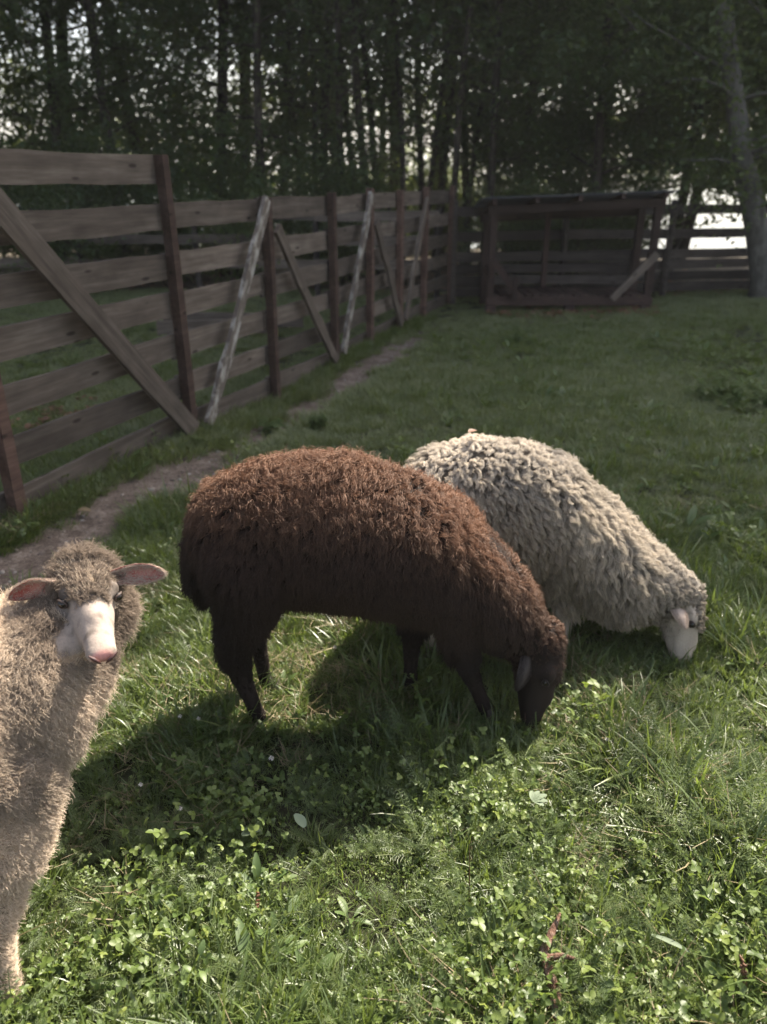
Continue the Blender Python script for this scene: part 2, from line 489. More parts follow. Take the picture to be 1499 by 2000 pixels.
for k, z in enumerate((0.30, 0.44, 0.58)):
    plank('back_board', sp(0, D + 0.05, z), sp(W, D + 0.05, z), 0.11, 0.02, M['back'], sh, seg=3)
plank('brace', sp(W + 0.02, -0.06, 0.68), sp(W - 0.47, -0.10, 0.16), 0.085, 0.03, M['plank'], sh, seg=4, label='grey board nailed slanting across the right corner')
plank('brace', sp(0.02, -0.06, 0.62), sp(0.38, -0.10, 0.16), 0.08, 0.03, M['shed'], sh, seg=4)
plank('rail', sp(0.30, -0.12, 0.42), sp(0.31, -0.12, 0.16), 0.06, 0.03, M['shed'], sh, up=Vector((1, 0, 0)), seg=2)
plank('rail', sp(0.02, -0.10, 0.45), sp(0.02, D, 0.45), 0.08, 0.03, M['shed'], sh, seg=2)

# ------------------------------------------------------------------ trees
def tube(V, F, pts, rads, sides=7):
    base = len(V)
    n = len(pts)
    for i, (p, r) in enumerate(zip(pts, rads)):
        d = (pts[min(i + 1, n - 1)] - pts[max(i - 1, 0)]).normalized()
        a = d.orthogonal().normalized(); b2 = d.cross(a)
        if i > 0:   # keep rings aligned
            a = (prev - d * prev.dot(d)).normalized(); b2 = d.cross(a)
        prev = a
        for k in range(sides):
            t = 2 * math.pi * k / sides
            V.append(tuple(p + (a * math.cos(t) + b2 * math.sin(t)) * r))
    for i in range(n - 1):
        for k in range(sides):
            q = base + i * sides
            F.append((q + k, q + (k + 1) % sides, q + sides + (k + 1) % sides, q + sides + k))

def leaves_mesh(name, C, size, tint, up=0.35):
    n = len(C)
    nrm = rng.normal(size=(n, 3)); nrm[:, 2] = np.abs(nrm[:, 2]) + up
    nrm /= np.linalg.norm(nrm, axis=1)[:, None]
    a = np.cross(nrm, rng.normal(size=(n, 3))); a /= np.linalg.norm(a, axis=1)[:, None]
    b2 = np.cross(nrm, a)
    s = size[:, None]
    fold = nrm * s * 0.12
    V = np.stack([C - a * s * 0.5, C - b2 * s * 0.30 + fold, C + a * s * 0.5, C + b2 * s * 0.30 + fold], 1).reshape(-1, 3)
    i = np.arange(n) * 4
    F = np.concatenate([np.stack([i, i + 1, i + 2], 1), np.stack([i, i + 2, i + 3], 1)])
    return mesh_np(name, V, F, False, np.repeat(tint, 4))

def tree_meshes(seed, H, r0, lean=(0, 0), lo=1.0, hi_leaves=15000, lo_leaves=14000, spread=1.9, nlow=13, bark='bark_dark'):
    rnd = random.Random(seed)
    V, F = [], []
    pts, rads = [], []
    n = 12
    ox, oy = rnd.uniform(0, 6), rnd.uniform(0, 6)
    for i in range(n + 1):
        t = i / n; z = H * t - 0.25 * (i == 0)
        w = 0.16 * H / 12
        pts.append(Vector((lean[0] * z + w * math.sin(ox + z * 0.55) - w * math.sin(ox), lean[1] * z + w * math.sin(oy + z * 0.5) - w * math.sin(oy), z)))
        rads.append(r0 * (1 - 0.85 * t) * (1.25 if i == 0 else 1))
    tube(V, F, pts, rads, 9)
    def at(z):
        k = max(0, min(n - 1e-6, z / H * n)); i = int(k); f = k - i
        return pts[i].lerp(pts[i + 1], f)
    cl, ch = [], []
    nhigh = 20
    for k in range(nlow + nhigh):
        low = k < nlow
        z = lo + (5.2 - lo) * (k + rnd.random()) / nlow if low else 5.0 + (H - 5.3) * (k - nlow + rnd.random()) / nhigh
        az = k * 2.4 + rnd.uniform(-.5, .5)
        L = spread * rnd.uniform(0.6, 1.1) * (1.0 if low else 1.25 * (1 - 0.55 * (z - 5) / (H - 5)))
        p0 = at(z); d = Vector((math.cos(az), math.sin(az), rnd.uniform(0.0, 0.5)))
        bp, br = [p0], [0.28 * r0 * (1 - .5 * z / H)]
        p = p0.copy(); dd = d.normalized()
        for s in range(5):
            dd = (dd + Vector((rnd.uniform(-.2, .2), rnd.uniform(-.2, .2), rnd.uniform(-.22, .12)))).normalized()
            p = p + dd * L / 5
            bp.append(p.copy()); br.append(br[0] * (1 - (s + 1) / 5.5))
            tgt = cl if low else ch
            if s >= 1:
                for q in range(2 if low else 1):
                    e = p + Vector((rnd.gauss(0, .28), rnd.gauss(0, .28), rnd.gauss(0, .2)))
                    tgt.append((e, 0.22 if low else 0.5))
                    if low: tube(V, F, [p.copy(), (p + e) / 2 + Vector((0, 0, .03)), e], [0.008, 0.006, 0.003], 4)
        tube(V, F, bp, br, 5)
    trunk = mesh_np('trunk', V, F, True)
    def scat(cs, n, smin, smax):
        cs_p = np.array([tuple(c[0]) for c in cs]); cs_s = np.array([c[1] for c in cs])
        wgt = rng.uniform(0.2, 1.8, len(cs)); wgt /= wgt.sum()
        ix = rng.choice(len(cs), n, p=wgt)
        g = rng.normal(size=(n, 3)) * cs_s[ix][:, None]; g[:, 2] *= 0.65
        P = cs_p[ix] + g
        t = np.clip(0.35 + 0.22 * rng.normal(size=n) + 0.2 * pnoise(P, 2.5, seed), 0, 1)
        return P, rng.uniform(smin, smax, n), t
    P1, S1, T1 = scat(cl, lo_leaves, 0.035, 0.115)
    P2, S2, T2 = scat(ch, hi_leaves, 0.17, 0.30)
    crown = leaves_mesh('crown', np.concatenate([P1, P2]), np.concatenate([S1, S2]), np.concatenate([T1, T2]))
    trunk.materials.append(M[bark]); crown.materials.append(M['tree_leaf'])
    return trunk, crown

dense = [tree_meshes(s, H, .10, lo=0.5, lo_leaves=16000, spread=1.9, nlow=18) for s, H in ((1, 15.0), (2, 16.5), (3, 15.5))]
mid = [tree_meshes(s, H, .085, lo=1.5, lo_leaves=26000, hi_leaves=13000, spread=2.0, nlow=19) for s, H in ((11, 15.0), (12, 16.0))]
openv = [tree_meshes(s, H, .075, lo=1.7, lo_leaves=3000, hi_leaves=8500, spread=1.4, nlow=13) for s, H in ((4, 15.5), (5, 15.0), (6, 16.5))]
thin = [tree_meshes(s, H, .050, lo=2.0, lo_leaves=1700, hi_leaves=3500, spread=1.0, nlow=7) for s, H in ((7, 12.5), (8, 14))]
def put_tree(kind, i, x, y, rz, sc, label, group=None, cat='tree'):
    tm, cm = {'d': dense, 'm': mid, 'o': openv, 't': thin}[kind][i]
    r = empty('broadleaf_tree', (x, y, float(gh(x, y)) - 0.03), rz)
    r.scale = (sc, sc, sc)
    tag(r, label, cat, group)
    for nme, me in (('trunk', tm), ('crown', cm)):
        o = bpy.data.objects.new(nme, me); COL.objects.link(o); o.parent = r
    return r
TREES = []
rt = random.Random(11)
# leafy trees: left side, right side
for x, y in ((-8.6, 12.9), (-6.9, 12.2), (-5.3, 13.1), (-3.9, 12.3), (-2.7, 13.4), (-7.8, 15.5), (-6.0, 16.2), (-4.4, 15.6), (-2.9, 16.6), (-9.8, 15.0), (-11.5, 13.0)):
    TREES.append(('d', rt.randrange(3), x, y, 'leafy dark green tree in the thick wood behind the neighbouring yard'))
for x, y in ((3.2, 12.3), (4.6, 13.0), (6.2, 12.6), (2.4, 13.9), (4.0, 15.2), (5.8, 15.8), (7.8, 13.2), (7.6, 16.4), (9.6, 12.6), (9.8, 15.4), (12.0, 13.5), (12.2, 16.5)):
    TREES.append(('m', rt.randrange(2), x, y, 'leafy dark green tree in the wood behind the shelter and back fence'))
for x, y in ((-1.7, 12.2), (-0.9, 13.3), (-0.2, 12.3), (0.9, 13.9), (1.6, 12.4), (-1.8, 15.2), (0.1, 15.9), (1.2, 17.3), (-0.9, 17.6), (2.6, 17.0)):
    TREES.append(('o', rt.randrange(3), x, y, 'dark slender tree with open lower branches in the middle of the wood'))
for x, y in ((-0.55, 12.5), (-0.05, 13.0), (0.28, 12.1), (0.62, 12.9), (0.75, 14.6), (-1.35, 14.2), (1.25, 13.2), (-2.3, 14.6), (0.45, 16.8), (1.9, 15.4), (-0.4, 14.8), (-1.15, 12.9), (1.05, 12.2), (-0.75, 15.6), (0.0, 17.2), (1.5, 14.3), (-1.6, 16.4)):
    TREES.append(('t', rt.randrange(2), x, y, 'thin bare-stemmed young tree in the bright gap of the wood'))
GRP = {'d': 'leafy trees of the wood', 'm': 'leafy trees of the wood', 'o': 'slender trees in the middle of the wood', 't': 'thin young trees in the bright gap of the wood'}
for k, i, x, y, lab in TREES:
    g = GRP[k] + (' on the left' if k == 'd' else ' on the right' if k == 'm' else '')
    Hk = {'d': (15.0, 16.5, 15.5), 'm': (15.0, 16.0), 'o': (15.5, 15.0, 16.5), 't': (12.5, 14)}[k][i]
    put_tree(k, i, x, y, rt.uniform(0, 6.28), min(1.35, (y - float(np.interp(x - .78 * (y - 3), (-3.0, -1.6, -.6, .2, 1.2), (3.2, 3.15, 3.6, 4.4, 4.6))) + rt.uniform(-.3, .2)) / (.661 * Hk)), lab, g)

# leaning grey trees by the back fence at the right
def custom_tree(base, pts, rads, lab, limbs_seed, bark='bark_grey', nl=9000):
    rnd = random.Random(limbs_seed)
    r = empty('broadleaf_tree', base); tag(r, lab, 'tree')
    V, F = [], []
    P = [Vector(p) for p in pts]
    tube(V, F, P, rads, 12)
    cl = []
    for k in range(22):
        f = rnd.uniform(0.28, 0.98) * (len(P) - 1); i = int(f)
        p = P[i].lerp(P[min(i + 1, len(P) - 1)], f - i)
        az = rnd.uniform(0, 6.28); d = Vector((math.cos(az), math.sin(az), 0.35)).normalized()
        L = rnd.uniform(0.8, 2.0); bp = [p]; br = [0.03]
        for s in range(4):
            d = (d + Vector((rnd.uniform(-.2, .2), rnd.uniform(-.2, .2), rnd.uniform(-.3, .1)))).normalized()
            p = p + d * L / 4; bp.append(p.copy()); br.append(0.03 * (1 - (s + 1) / 4.5)); cl.append(tuple(p))
        tube(V, F, bp, br, 5)
    tr = mesh_np('trunk', V, F, True); obj('trunk', tr, M[bark], r)
    cl = np.array(cl); ix = rng.integers(0, len(cl), nl)
    C = cl[ix] + rng.normal(size=(nl, 3)) * np.array([.33, .33, .24])
    obj('crown', leaves_mesh('crown', C, np.where(C[:, 2] > 5, 2.0, 1.0) * rng.uniform(0.05, 0.1, nl), np.clip(.45 + .2 * rng.normal(size=nl), 0, 1)), M['tree_leaf'], r)
    return r
custom_tree((5.13, 10.75, 0), [(0.02, 0, -.1), (0.0, 0, 0.25), (-.22, 0, .9), (-.50, .02, 1.6), (-.80, .05, 2.5), (-1.10, .1, 3.5), (-1.5, .2, 5), (-2.0, .4, 8), (-2.3, .5, 11)],
            [.20, .165, .15, .135, .115, .10, .085, .06, .03], 'tall grey-barked tree leaning left, standing at the fence to the right of the shelter', 5)
custom_tree((5.50, 11.35, 0), [(0, 0, -.1), (0.02, 0, 1), (-.05, 0, 2.5), (0.1, .05, 5), (.2, .4, 9), (.2, .5, 12)],
            [.17, .14, .12, .10, .06, .03], 'grey tree trunk standing just behind the leaning one at the right edge', 6)
# shrubs along the back
def shrub_meshes(seed, n=9000):
    rnd = random.Random(seed); V, F = [], []; cl = []
    for k in range(14):
        az = rnd.uniform(0, 6.28); tilt = rnd.uniform(.1, .7); h = rnd.uniform(.8, 1.9)
        d = Vector((math.cos(az) * tilt, math.sin(az) * tilt, 1)).normalized()
        p = Vector((0, 0, -.05)); pts = [p]
        for s in range(4):
            d = (d + Vector((rnd.uniform(-.15, .15), rnd.uniform(-.15, .15), 0))).normalized(); p = p + d * h / 4; pts.append(p.copy())
            if s: cl += [tuple(p + Vector((rnd.gauss(0, .12), rnd.gauss(0, .12), 0)))] * 2
        tube(V, F, pts, [.014, .012, .01, .007, .004], 4)
    cl = np.array(cl); ix = rng.integers(0, len(cl), n); C = cl[ix] + rng.normal(size=(n, 3)) * .17; C = C[C[:, 2] > 0.02]
    st = mesh_np('stem', V, F, True); st.materials.append(M['bark_dark'])
    fo = leaves_mesh('foliage', C, rng.uniform(.03, .085, len(C)), np.clip(.45 + .25 * rng.normal(size=len(C)), 0, 1)); fo.materials.append(M['tree_leaf'])
    return st, fo
shr = [shrub_meshes(s) for s in (1, 2, 3)]
for k, (x, y) in enumerate(((-9.0, 11.5), (-7.4, 11.2), (-5.9, 11.6), (-4.4, 11.3), (-3.2, 11.8), (-2.0, 11.4), (-0.6, 11.7), (1.9, 11.5), (2.7, 11.6), (7.2, 12.1), (8.3, 12.2), (-1.2, 12.8), (3.0, 14.2), (-4.6, 14.0), (-0.5, 18.2), (0.6, 18.4), (1.7, 18.0), (2.3, 13.2), (3.4, 13.0), (4.3, 14.4), (1.2, 14.8), (2.8, 16.2), (-.3, 16.0))):
    r = empty('shrub', (x, y, float(gh(x, y))), k * 1.7); s = 0.75 + 0.35 * rt.random(); r.scale = (s, s, s)
    left = x < 0.7
    tag(r, 'dark undergrowth shrub at the foot of the wood ' + ('behind the neighbouring yard' if left else 'behind the back fence'), 'shrub', 'undergrowth shrubs on the ' + ('left' if left else 'right'))
    st, fo = shr[k % 3]
    for nme, me in (('stem', st), ('foliage', fo)):
        o = bpy.data.objects.new(nme, me); COL.objects.link(o); o.parent = r
# far shore
n = 9000
C = np.stack([rng.uniform(-260, 260, n), rng.uniform(170, 186, n), rng.random(n) ** 0.8], -1)
C[:, 2] = C[:, 2] * (5 + 1.5 * np.sin(C[:, 0] * 0.07) + 2 * np.sin(C[:, 0] * 0.31)) + 0.6
fw = obj('far_wood', leaves_mesh('far_wood', C, rng.uniform(1.2, 2.4, n), rng.random(n)), M['tree_leaf'])
tag(fw, 'far wood on the opposite shore of the lake', 'wood', kind='stuff')

# thin haze volume added to lift the blacks of pasture and wood
bm = bmesh.new(); bmesh.ops.create_cube(bm, size=1.0)
hz = bpy.data.meshes.new('haze'); bm.to_mesh(hz); bm.free()
m = bpy.data.materials.new('haze'); m.use_nodes = True; nt = m.node_tree
nt.nodes.remove(nt.nodes['Principled BSDF'])
pv = nt.nodes.new('ShaderNodeVolumePrincipled')
pv.inputs['Color'].default_value = (.95, .95, .93, 1); pv.inputs['Density'].default_value = HAZE; pv.inputs['Anisotropy'].default_value = .2
nt.links.new(pv.outputs[0], nt.nodes['Material Output'].inputs['Volume'])
if HAZE > 0:
    ho = obj('haze', hz, m); ho.location = (0, 190, 13.0); ho.scale = (1500, 1500, 32); tag(ho, 'thin added haze that lifts the dark tones of the wood', 'haze', kind='stuff')
    scene.cycles.volume_bounces = 0

# ------------------------------------------------------------------ ground cover prototypes
class PB:
    def __init__(s): s.V, s.F, s.T = [], [], []
    def strip(s, pts, wid, tint, side=None, fold=0.0):
        """ribbon through pts; widths per point"""
        base = len(s.V); n = len(pts)
        d0 = (pts[-1] - pts[0])
        if side is None:
            side = d0.cross(Vector((0, 0, 1)))
            if side.length < 1e-5: side = Vector((1, 0, 0))
            side.normalize()
        for p, w in zip(pts, wid):
            s.V += [tuple(p - side * w), tuple(p + side * w)]; s.T += [tint, tint]
        for i in range(n - 1):
            a = base + 2 * i
            s.F.append((a, a + 1, a + 3, a + 2))
    def blade(s, root, az, L, w, lean, curl, tint, n=4, tw=0.0):
        pts, wid = [], []
        p = Vector(root); th = lean
        h = Vector((math.cos(az), math.sin(az), 0))
        for i in range(n + 1):
            t = i / n
            pts.append(p.copy()); wid.append(w * (0.75 + 0.4 * math.sin(math.pi * min(t * 1.2, 1))) * (1 - t ** 2.2) + 0.0002)
            p = p + (h * math.sin(th) + Vector((0, 0, 1)) * math.cos(th)) * L / n
            th += curl / n
            h = (h + Vector((-h.y, h.x, 0)) * tw / n).normalized()
        s.strip(pts, wid, tint, side=Vector((-math.sin(az + tw), math.cos(az + tw), 0.25 * random.uniform(-1, 1))).normalized())
    def leaf(s, c, d, nrm, L, w, tint, k=3, cup=0.15, notch=False):
        """oval leaf from c along d, folded along its midrib"""
        side = nrm.cross(d).normalized()
        base = len(s.V)
        for i in range(k + 1):
            t = i / k
            prof = math.sin(math.pi * (0.08 + 0.86 * t)) ** 0.8
            mid = c + d * L * t + nrm * (-cup * L * t * t)
            up = nrm * (w * prof * 0.35)
            s.V += [tuple(mid - side * w * prof + up), tuple(mid), tuple(mid + side * w * prof + up)]
            s.T += [tint] * 3
        for i in range(k):
            a = base + 3 * i
            s.F += [(a, a + 1, a + 4, a + 3), (a + 1, a + 2, a + 5, a + 4)]
    def mesh(s, name, mat, smooth=True):
        me = mesh_np(name, s.V, s.F, smooth, s.T)
        me.materials.append(mat)
        return me

U = random.uniform
def grass_tuft(n, rad, Lmin, Lmax, w=0.0016, lean=(0.05, 0.9), mat='grass'):
    b = PB()
    for _ in range(n):
        a = U(0, 6.28); r = rad * math.sqrt(random.random())
        az = a + U(-1.2, 1.2)
        b.blade((r * math.cos(a), r * math.sin(a), -0.004), az, U(Lmin, Lmax), w * U(0.7, 1.4), U(*lean), U(0.1, 1.3), min(1, max(0, random.gauss(0.42, 0.24))), 4, U(-.6, .6))
    return b.mesh('grass_tuft', M[mat])
def clover_patch(n, rad, hmin, hmax, ls=0.0085):
    b = PB()
    for _ in range(n):
        a = U(0, 6.28); r = rad * math.sqrt(random.random()); h = U(hmin, hmax)
        root = Vector((r * math.cos(a), r * math.sin(a), 0)); az = U(0, 6.28)
        top = root + Vector((math.cos(az) * h * .35, math.sin(az) * h * .35, h))
        b.strip([root, (root + top) / 2 + Vector((0, 0, .1 * h)), top], [.0005, .0005, .0004], 0.7)
        nrm = Vector((U(-.95, .95), U(-.95, .95), 1)).normalized(); t0 = min(1, max(0, random.gauss(.45, .25)))
        s0 = U(0, 6.28); L = ls * U(.7, 1.3)
        e1 = nrm.orthogonal().normalized(); e2 = nrm.cross(e1)
        for k in range(3):
            t = s0 + k * 2.094 + U(-.15, .15)
            d = (e1 * math.cos(t) + e2 * math.sin(t) + nrm * U(-.25, .2)).normalized()
            b.leaf(top, d, (nrm - d * nrm.dot(d)).normalized(), L, L * .48, t0, 3, .12)
    return b.mesh('clover_patch', M['clover'])
def yarrow(nf, Lmin, Lmax):
    b = PB()
    for _ in range(nf):
        az = U(0, 6.28); L = U(Lmin, Lmax); th = U(.1, 1.0); curl = U(.3, 1.1)
        h = Vector((math.cos(az), math.sin(az), 0)); p = Vector((U(-.015, .015), U(-.015, .015), 0)); N = 15; pts = []
        t0 = min(1, max(0, random.gauss(.5, .2)))
        for i in range(N + 1):
            pts.append((p.copy(), (h * math.sin(th) + Vector((0, 0, 1)) * math.cos(th)))); p = p + pts[-1][1] * L / N; th += curl / N
        b.strip([q[0] for q in pts[::3]], [.0007] * len(pts[::3]), t0)
        sd = Vector((-h.y, h.x, 0))
        for i in range(2, N + 1):
            q, d = pts[i]; up = sd.cross(d).normalized()
            wl = L * .17 * math.sin(math.pi * (i / (N + 1)) ** .8) + .002
            for sg in (-1, 1):
                for j in range(4):   # small feathery fingers
                    e = (sd * sg * U(.7, 1) + d * U(-.1, .9) + up * U(-.1, .8)).normalized()
                    a0 = q + sd * sg * wl * .22 * j
                    b.strip([a0, a0 + e * wl * .55], [.0007, .0003], t0 + U(-.1, .1), side=up.cross(e).normalized() if j % 2 else up)
    return b.mesh('yarrow_tuft', M['yarrow'])
def weed(n, L, w, mat='weed', stem=0.0):
    b = PB()
    for k in range(n):
        az = k * 2.4 + U(-.3, .3); th = U(.5, 1.25); zz = stem * k / max(1, n)
        h = Vector((math.cos(az), math.sin(az), 0)); d = (h * math.sin(th) + Vector((0, 0, 1)) * math.cos(th)).normalized()
        nrm = (h * -math.cos(th) + Vector((0, 0, 1)) * math.sin(th)).normalized()
        l = L * U(.6, 1.1) * (1 - .4 * (k / n if stem else 0))
        c = Vector((U(-.006, .006), U(-.006, .006), zz))
        b.strip([c, c + d * l * .3], [.0010, .0012], .6)
        b.leaf(c + d * l * .28, d, nrm, l * .75, l * w, min(1, max(0, random.gauss(.5, .2))), 5, U(.1, .5))
    if stem: b.strip([Vector((0, 0, 0)), Vector((.003, 0, stem / 2)), Vector((0, .004, stem))], [.0016, .0014, .001], .7)
    return b.mesh('weed', M[mat])
def dry_litter():
    b = PB()
    for _ in range(16):
        b.blade((U(-.06, .06), U(-.06, .06), U(.002, .015)), U(0, 6.28), U(.04, .13), U(.0006, .0012), U(1.0, 1.5), U(-.2, .5), random.random(), 3, U(-.8, .8))
    return b.mesh('dry_grass', M['dry'])

P_short = [grass_tuft(70, .06, .025, .06) for _ in range(4)]
P_grass = [grass_tuft(45, .055, .04, .11, .0018) for _ in range(5)]
P_long = [grass_tuft(12, .03, .09, .20, .0028, (.1, .9)) for _ in range(3)]
P_far = [grass_tuft(90, .12, .04, .10, .0030, mat='far_grass') for _ in range(4)]
P_clover = [clover_patch(26, .07, .015, .065, .0078) for _ in range(5)] + [clover_patch(12, .06, .04, .09, .0110) for _ in range(2)]
P_yarrow = [yarrow(7, .05, .10) for _ in range(3)] + [yarrow(5, .09, .15) for _ in range(3)]
P_weed = [weed(6, .10, .13), weed(5, .08, .15), weed(7, .075, .13), weed(9, .05, .2), weed(8, .035, .2, stem=.10)]
P_dry = [dry_litter() for _ in range(3)]

def scatter(name, protos, P, scl, label, cat, tilt=0.12, pick=None):
    P = np.asarray(P); scl = np.asarray(scl) * np.clip(1 + .40 * pnoise(P, 6.5, 1) * (P[:, 1] < 4), .62, 1.6)
    n = len(P)
    me = bpy.data.meshes.new(name)
    me.vertices.add(n); me.vertices.foreach_set('co', np.asarray(P, np.float32).ravel())
    rot = np.stack([rng.normal(0, tilt, n), rng.normal(0, tilt, n), rng.uniform(0, 6.283, n)], -1)
    for nm, ty, arr, key in (('rot', 'FLOAT_VECTOR', rot, 'vector'), ('scl', 'FLOAT', scl, 'value')):
        a = me.attributes.new(nm, ty, 'POINT'); a.data.foreach_set(key, np.asarray(arr, np.float32).ravel())
    a = me.attributes.new('pick', 'INT', 'POINT'); a.data.foreach_set('value', rng.integers(0, len(protos), n).astype(np.int32))
    coll = bpy.data.collections.new(name + '_sources')
    for i, pm_ in enumerate(protos):
        coll.objects.link(bpy.data.objects.new(name + '_source', pm_))
    ng = bpy.data.node_groups.new(name + '_scatter', 'GeometryNodeTree')
    ng.interface.new_socket('Geometry', in_out='INPUT', socket_type='NodeSocketGeometry')
    ng.interface.new_socket('Geometry', in_out='OUTPUT', socket_type='NodeSocketGeometry')
    N = ng.nodes; Lk = ng.links
    gi = N.new('NodeGroupInput'); go = N.new('NodeGroupOutput')
    iop = N.new('GeometryNodeInstanceOnPoints'); ci = N.new('GeometryNodeCollectionInfo')
    ci.inputs['Collection'].default_value = coll
    ci.inputs['Separate Children'].default_value = True
    ci.inputs['Reset Children'].default_value = True
    def na(nm, ty):
        q = N.new('GeometryNodeInputNamedAttribute'); q.data_type = ty; q.inputs['Name'].default_value = nm
        return q.outputs['Attribute']
    e2r = N.new('FunctionNodeEulerToRotation')
    Lk.new(na('rot', 'FLOAT_VECTOR'), e2r.inputs[0])
    Lk.new(gi.outputs[0], iop.inputs['Points']); Lk.new(ci.outputs[0], iop.inputs['Instance'])
    iop.inputs['Pick Instance'].default_value = True
    Lk.new(na('pick', 'INT'), iop.inputs['Instance Index'])
    Lk.new(e2r.outputs[0], iop.inputs['Rotation']); Lk.new(na('scl', 'FLOAT'), iop.inputs['Scale'])
    Lk.new(iop.outputs[0], go.inputs[0])
    o = obj(name, me)
    md = o.modifiers.new('scatter', 'NODES'); md.node_group = ng
    tag(o, label, cat, kind='stuff')
    return o

def spots(n, x0, x1, y0, y1, mask=None, dens=None):
    x = rng.uniform(x0, x1, n); y = rng.uniform(y0, y1, n)
    k = ~path_mask(x, y)
    P0 = np.stack([x, y, np.zeros(n)], -1)
    if dens is not None: k &= rng.random(n) < dens(P0)
    x, y = x[k], y[k]
    return np.stack([x, y, gh(x, y)], -1)
nf = lambda f, s, lo, gain: (lambda P: np.clip(lo + gain * pnoise(P, f, s), 0, 1))
edge = lambda P: np.clip(0.1 + P[:, 0] * 0.0 + 1.0, 0, 1)
def zone_front(P):   # clover and yarrow grow in the front and on the right
    return np.clip((1.9 - P[:, 1]) / .5 + np.clip((P[:, 0] - .3 - .3 * (P[:, 1] - 1.6)) / .3, 0, .7), 0.03, 1) * (P[:, 1] < 3.3)
A = (-2.2, 2.4, 0.55, 3.6)
Pg = spots(7500, *A, dens=lambda P: 1 - .6 * zone_front(P))
scatter('short_grass', P_short, Pg, rng.uniform(.7, 1.3, len(Pg)), 'short green grass growing in the near pasture', 'grass')
Pg = spots(6500, *A, dens=nf(3, 2, .7, .5))
scatter('meadow_grass', P_grass, Pg, rng.uniform(.6, 1.2, len(Pg)), 'taller tufts of meadow grass in the near pasture', 'grass')
Pg = spots(2600, -2.0, 2.6, .6, 4.2, dens=nf(2.5, 4, .6, .6))
scatter('long_grass', P_long, Pg, rng.uniform(.6, 1.1, len(Pg)), 'long arching blades of pale grass standing out of the turf', 'grass')
Pg = spots(6500, *A, dens=lambda P: zone_front(P) * np.clip(.45 - .35 * np.clip((P[:, 0] - .1) / .5, 0, 1) + .75 * pnoise(P, 4.0, 3), 0, 1))
scatter('clover', P_clover, Pg, rng.uniform(.7, 1.3, len(Pg)) * (1 + .35 * pnoise(Pg, 5, 2)), 'round-leaved clover covering the ground in the foreground', 'clover')
Pg = spots(5200, *A, dens=lambda P: zone_front(P) * np.clip(.35 + .6 * (P[:, 0] > 0.0) + .7 * pnoise(P, 3.0, 1), 0, 1))
scatter('yarrow', P_yarrow, Pg, rng.uniform(.8, 1.4, len(Pg)) * (1 + .35 * pnoise(Pg, 4, 4)), 'feathery yarrow leaves among the clover on the sunny side', 'yarrow')
Pg = spots(1300, -2, 2.6, .6, 5, dens=nf(2, 1, .6, .6))
scatter('small_weeds', P_weed, Pg, rng.uniform(.6, 1.1, len(Pg)), 'small broad-leaved weeds scattered in the grass', 'weeds')
Pg = spots(1500, *A, dens=nf(4, 2, .5, .7))
scatter('dry_grass', P_dry, Pg + np.array([0, 0, .012]), rng.uniform(.7, 1.3, len(Pg)), 'dry straw-coloured blades lying between the green plants', 'dry grass')
Pg = np.concatenate([spots(9000, -4.5, 4.5, 3.5, 6.5), spots(9500, -6.5, 6.5, 6.4, 11.4)])
scatter('pasture_grass', P_far, Pg, rng.uniform(.45, 1.0, len(Pg)) * (0.75 + 0.3 * pnoise(Pg, 1.5, 2)), 'short dark grass of the shaded pasture further back', 'grass')
Pg = spots(2600, -3.5, 4.2, 3.3, 9.0, dens=nf(1.8, 3, .45, .8))
scatter('pasture_tufts', P_grass, Pg, rng.uniform(.7, 1.35, len(Pg)), 'taller green tufts standing in the shaded pasture behind the sheep', 'grass')
Pg = spots(900, -2.5, 4.2, 3.0, 8.0, dens=nf(1.5, 1, .4, .8))
scatter('pasture_weeds', P_weed + P_clover[4:], Pg, rng.uniform(.9, 1.6, len(Pg)), 'low leafy weeds scattered through the shaded pasture', 'weeds')
# stones and clods on the path
V0, F0 = [], []
bm = bmesh.new(); bmesh.ops.create_icosphere(bm, subdivisions=1, radius=1.0)
P_st = []
for q in range(3):
    V0 = np.array([v.co[:] for v in bm.verts]) * rng.uniform(.7, 1.2, (len(bm.verts), 1)) * np.array([.014, .010, .006])
    me = mesh_np('clod', V0, [[v.index for v in f.verts] for f in bm.faces], True); mm, nt_, bb_ = nmat('clod_earth'); bb_.inputs['Base Color'].default_value = ((.20, .16, .13, 1), (.11, .085, .07, 1), (.26, .23, .2, 1))[q]; bb_.inputs['Roughness'].default_value = .9
    me.materials.append(mm); P_st.append(me)
bm.free()
Yy = rng.uniform(1.8, 8.5, 700); Pg = np.stack([FX0 + FS * (Yy - FY0) + .45 + rng.normal(0, .13, 700), Yy, np.zeros(700)], -1); Pg[:, 2] = gh(Pg[:, 0], Pg[:, 1]) + .001
scatter('clods', P_st, Pg, rng.uniform(.4, 1.5, 700), 'small stones and clods lying on the worn dirt path', 'stones')
# grass growing up at the foot of the long fence
Yy = rng.uniform(2, 10, 900); off = rng.normal(0.0, .07, 900) + np.where(rng.random(900) < .5, .05, -.1)
Pg = np.stack([FX0 + FS * (Yy - FY0) + off, Yy, np.zeros(900)], -1); Pg = Pg[pnoise(Pg, 3, 5) > -.35]; Pg[:, 2] = gh(Pg[:, 0], Pg[:, 1])
scatter('fence_grass', P_grass, Pg, rng.uniform(.7, 1.3, len(Pg)), 'tufts of grass along the foot of the long fence', 'grass')

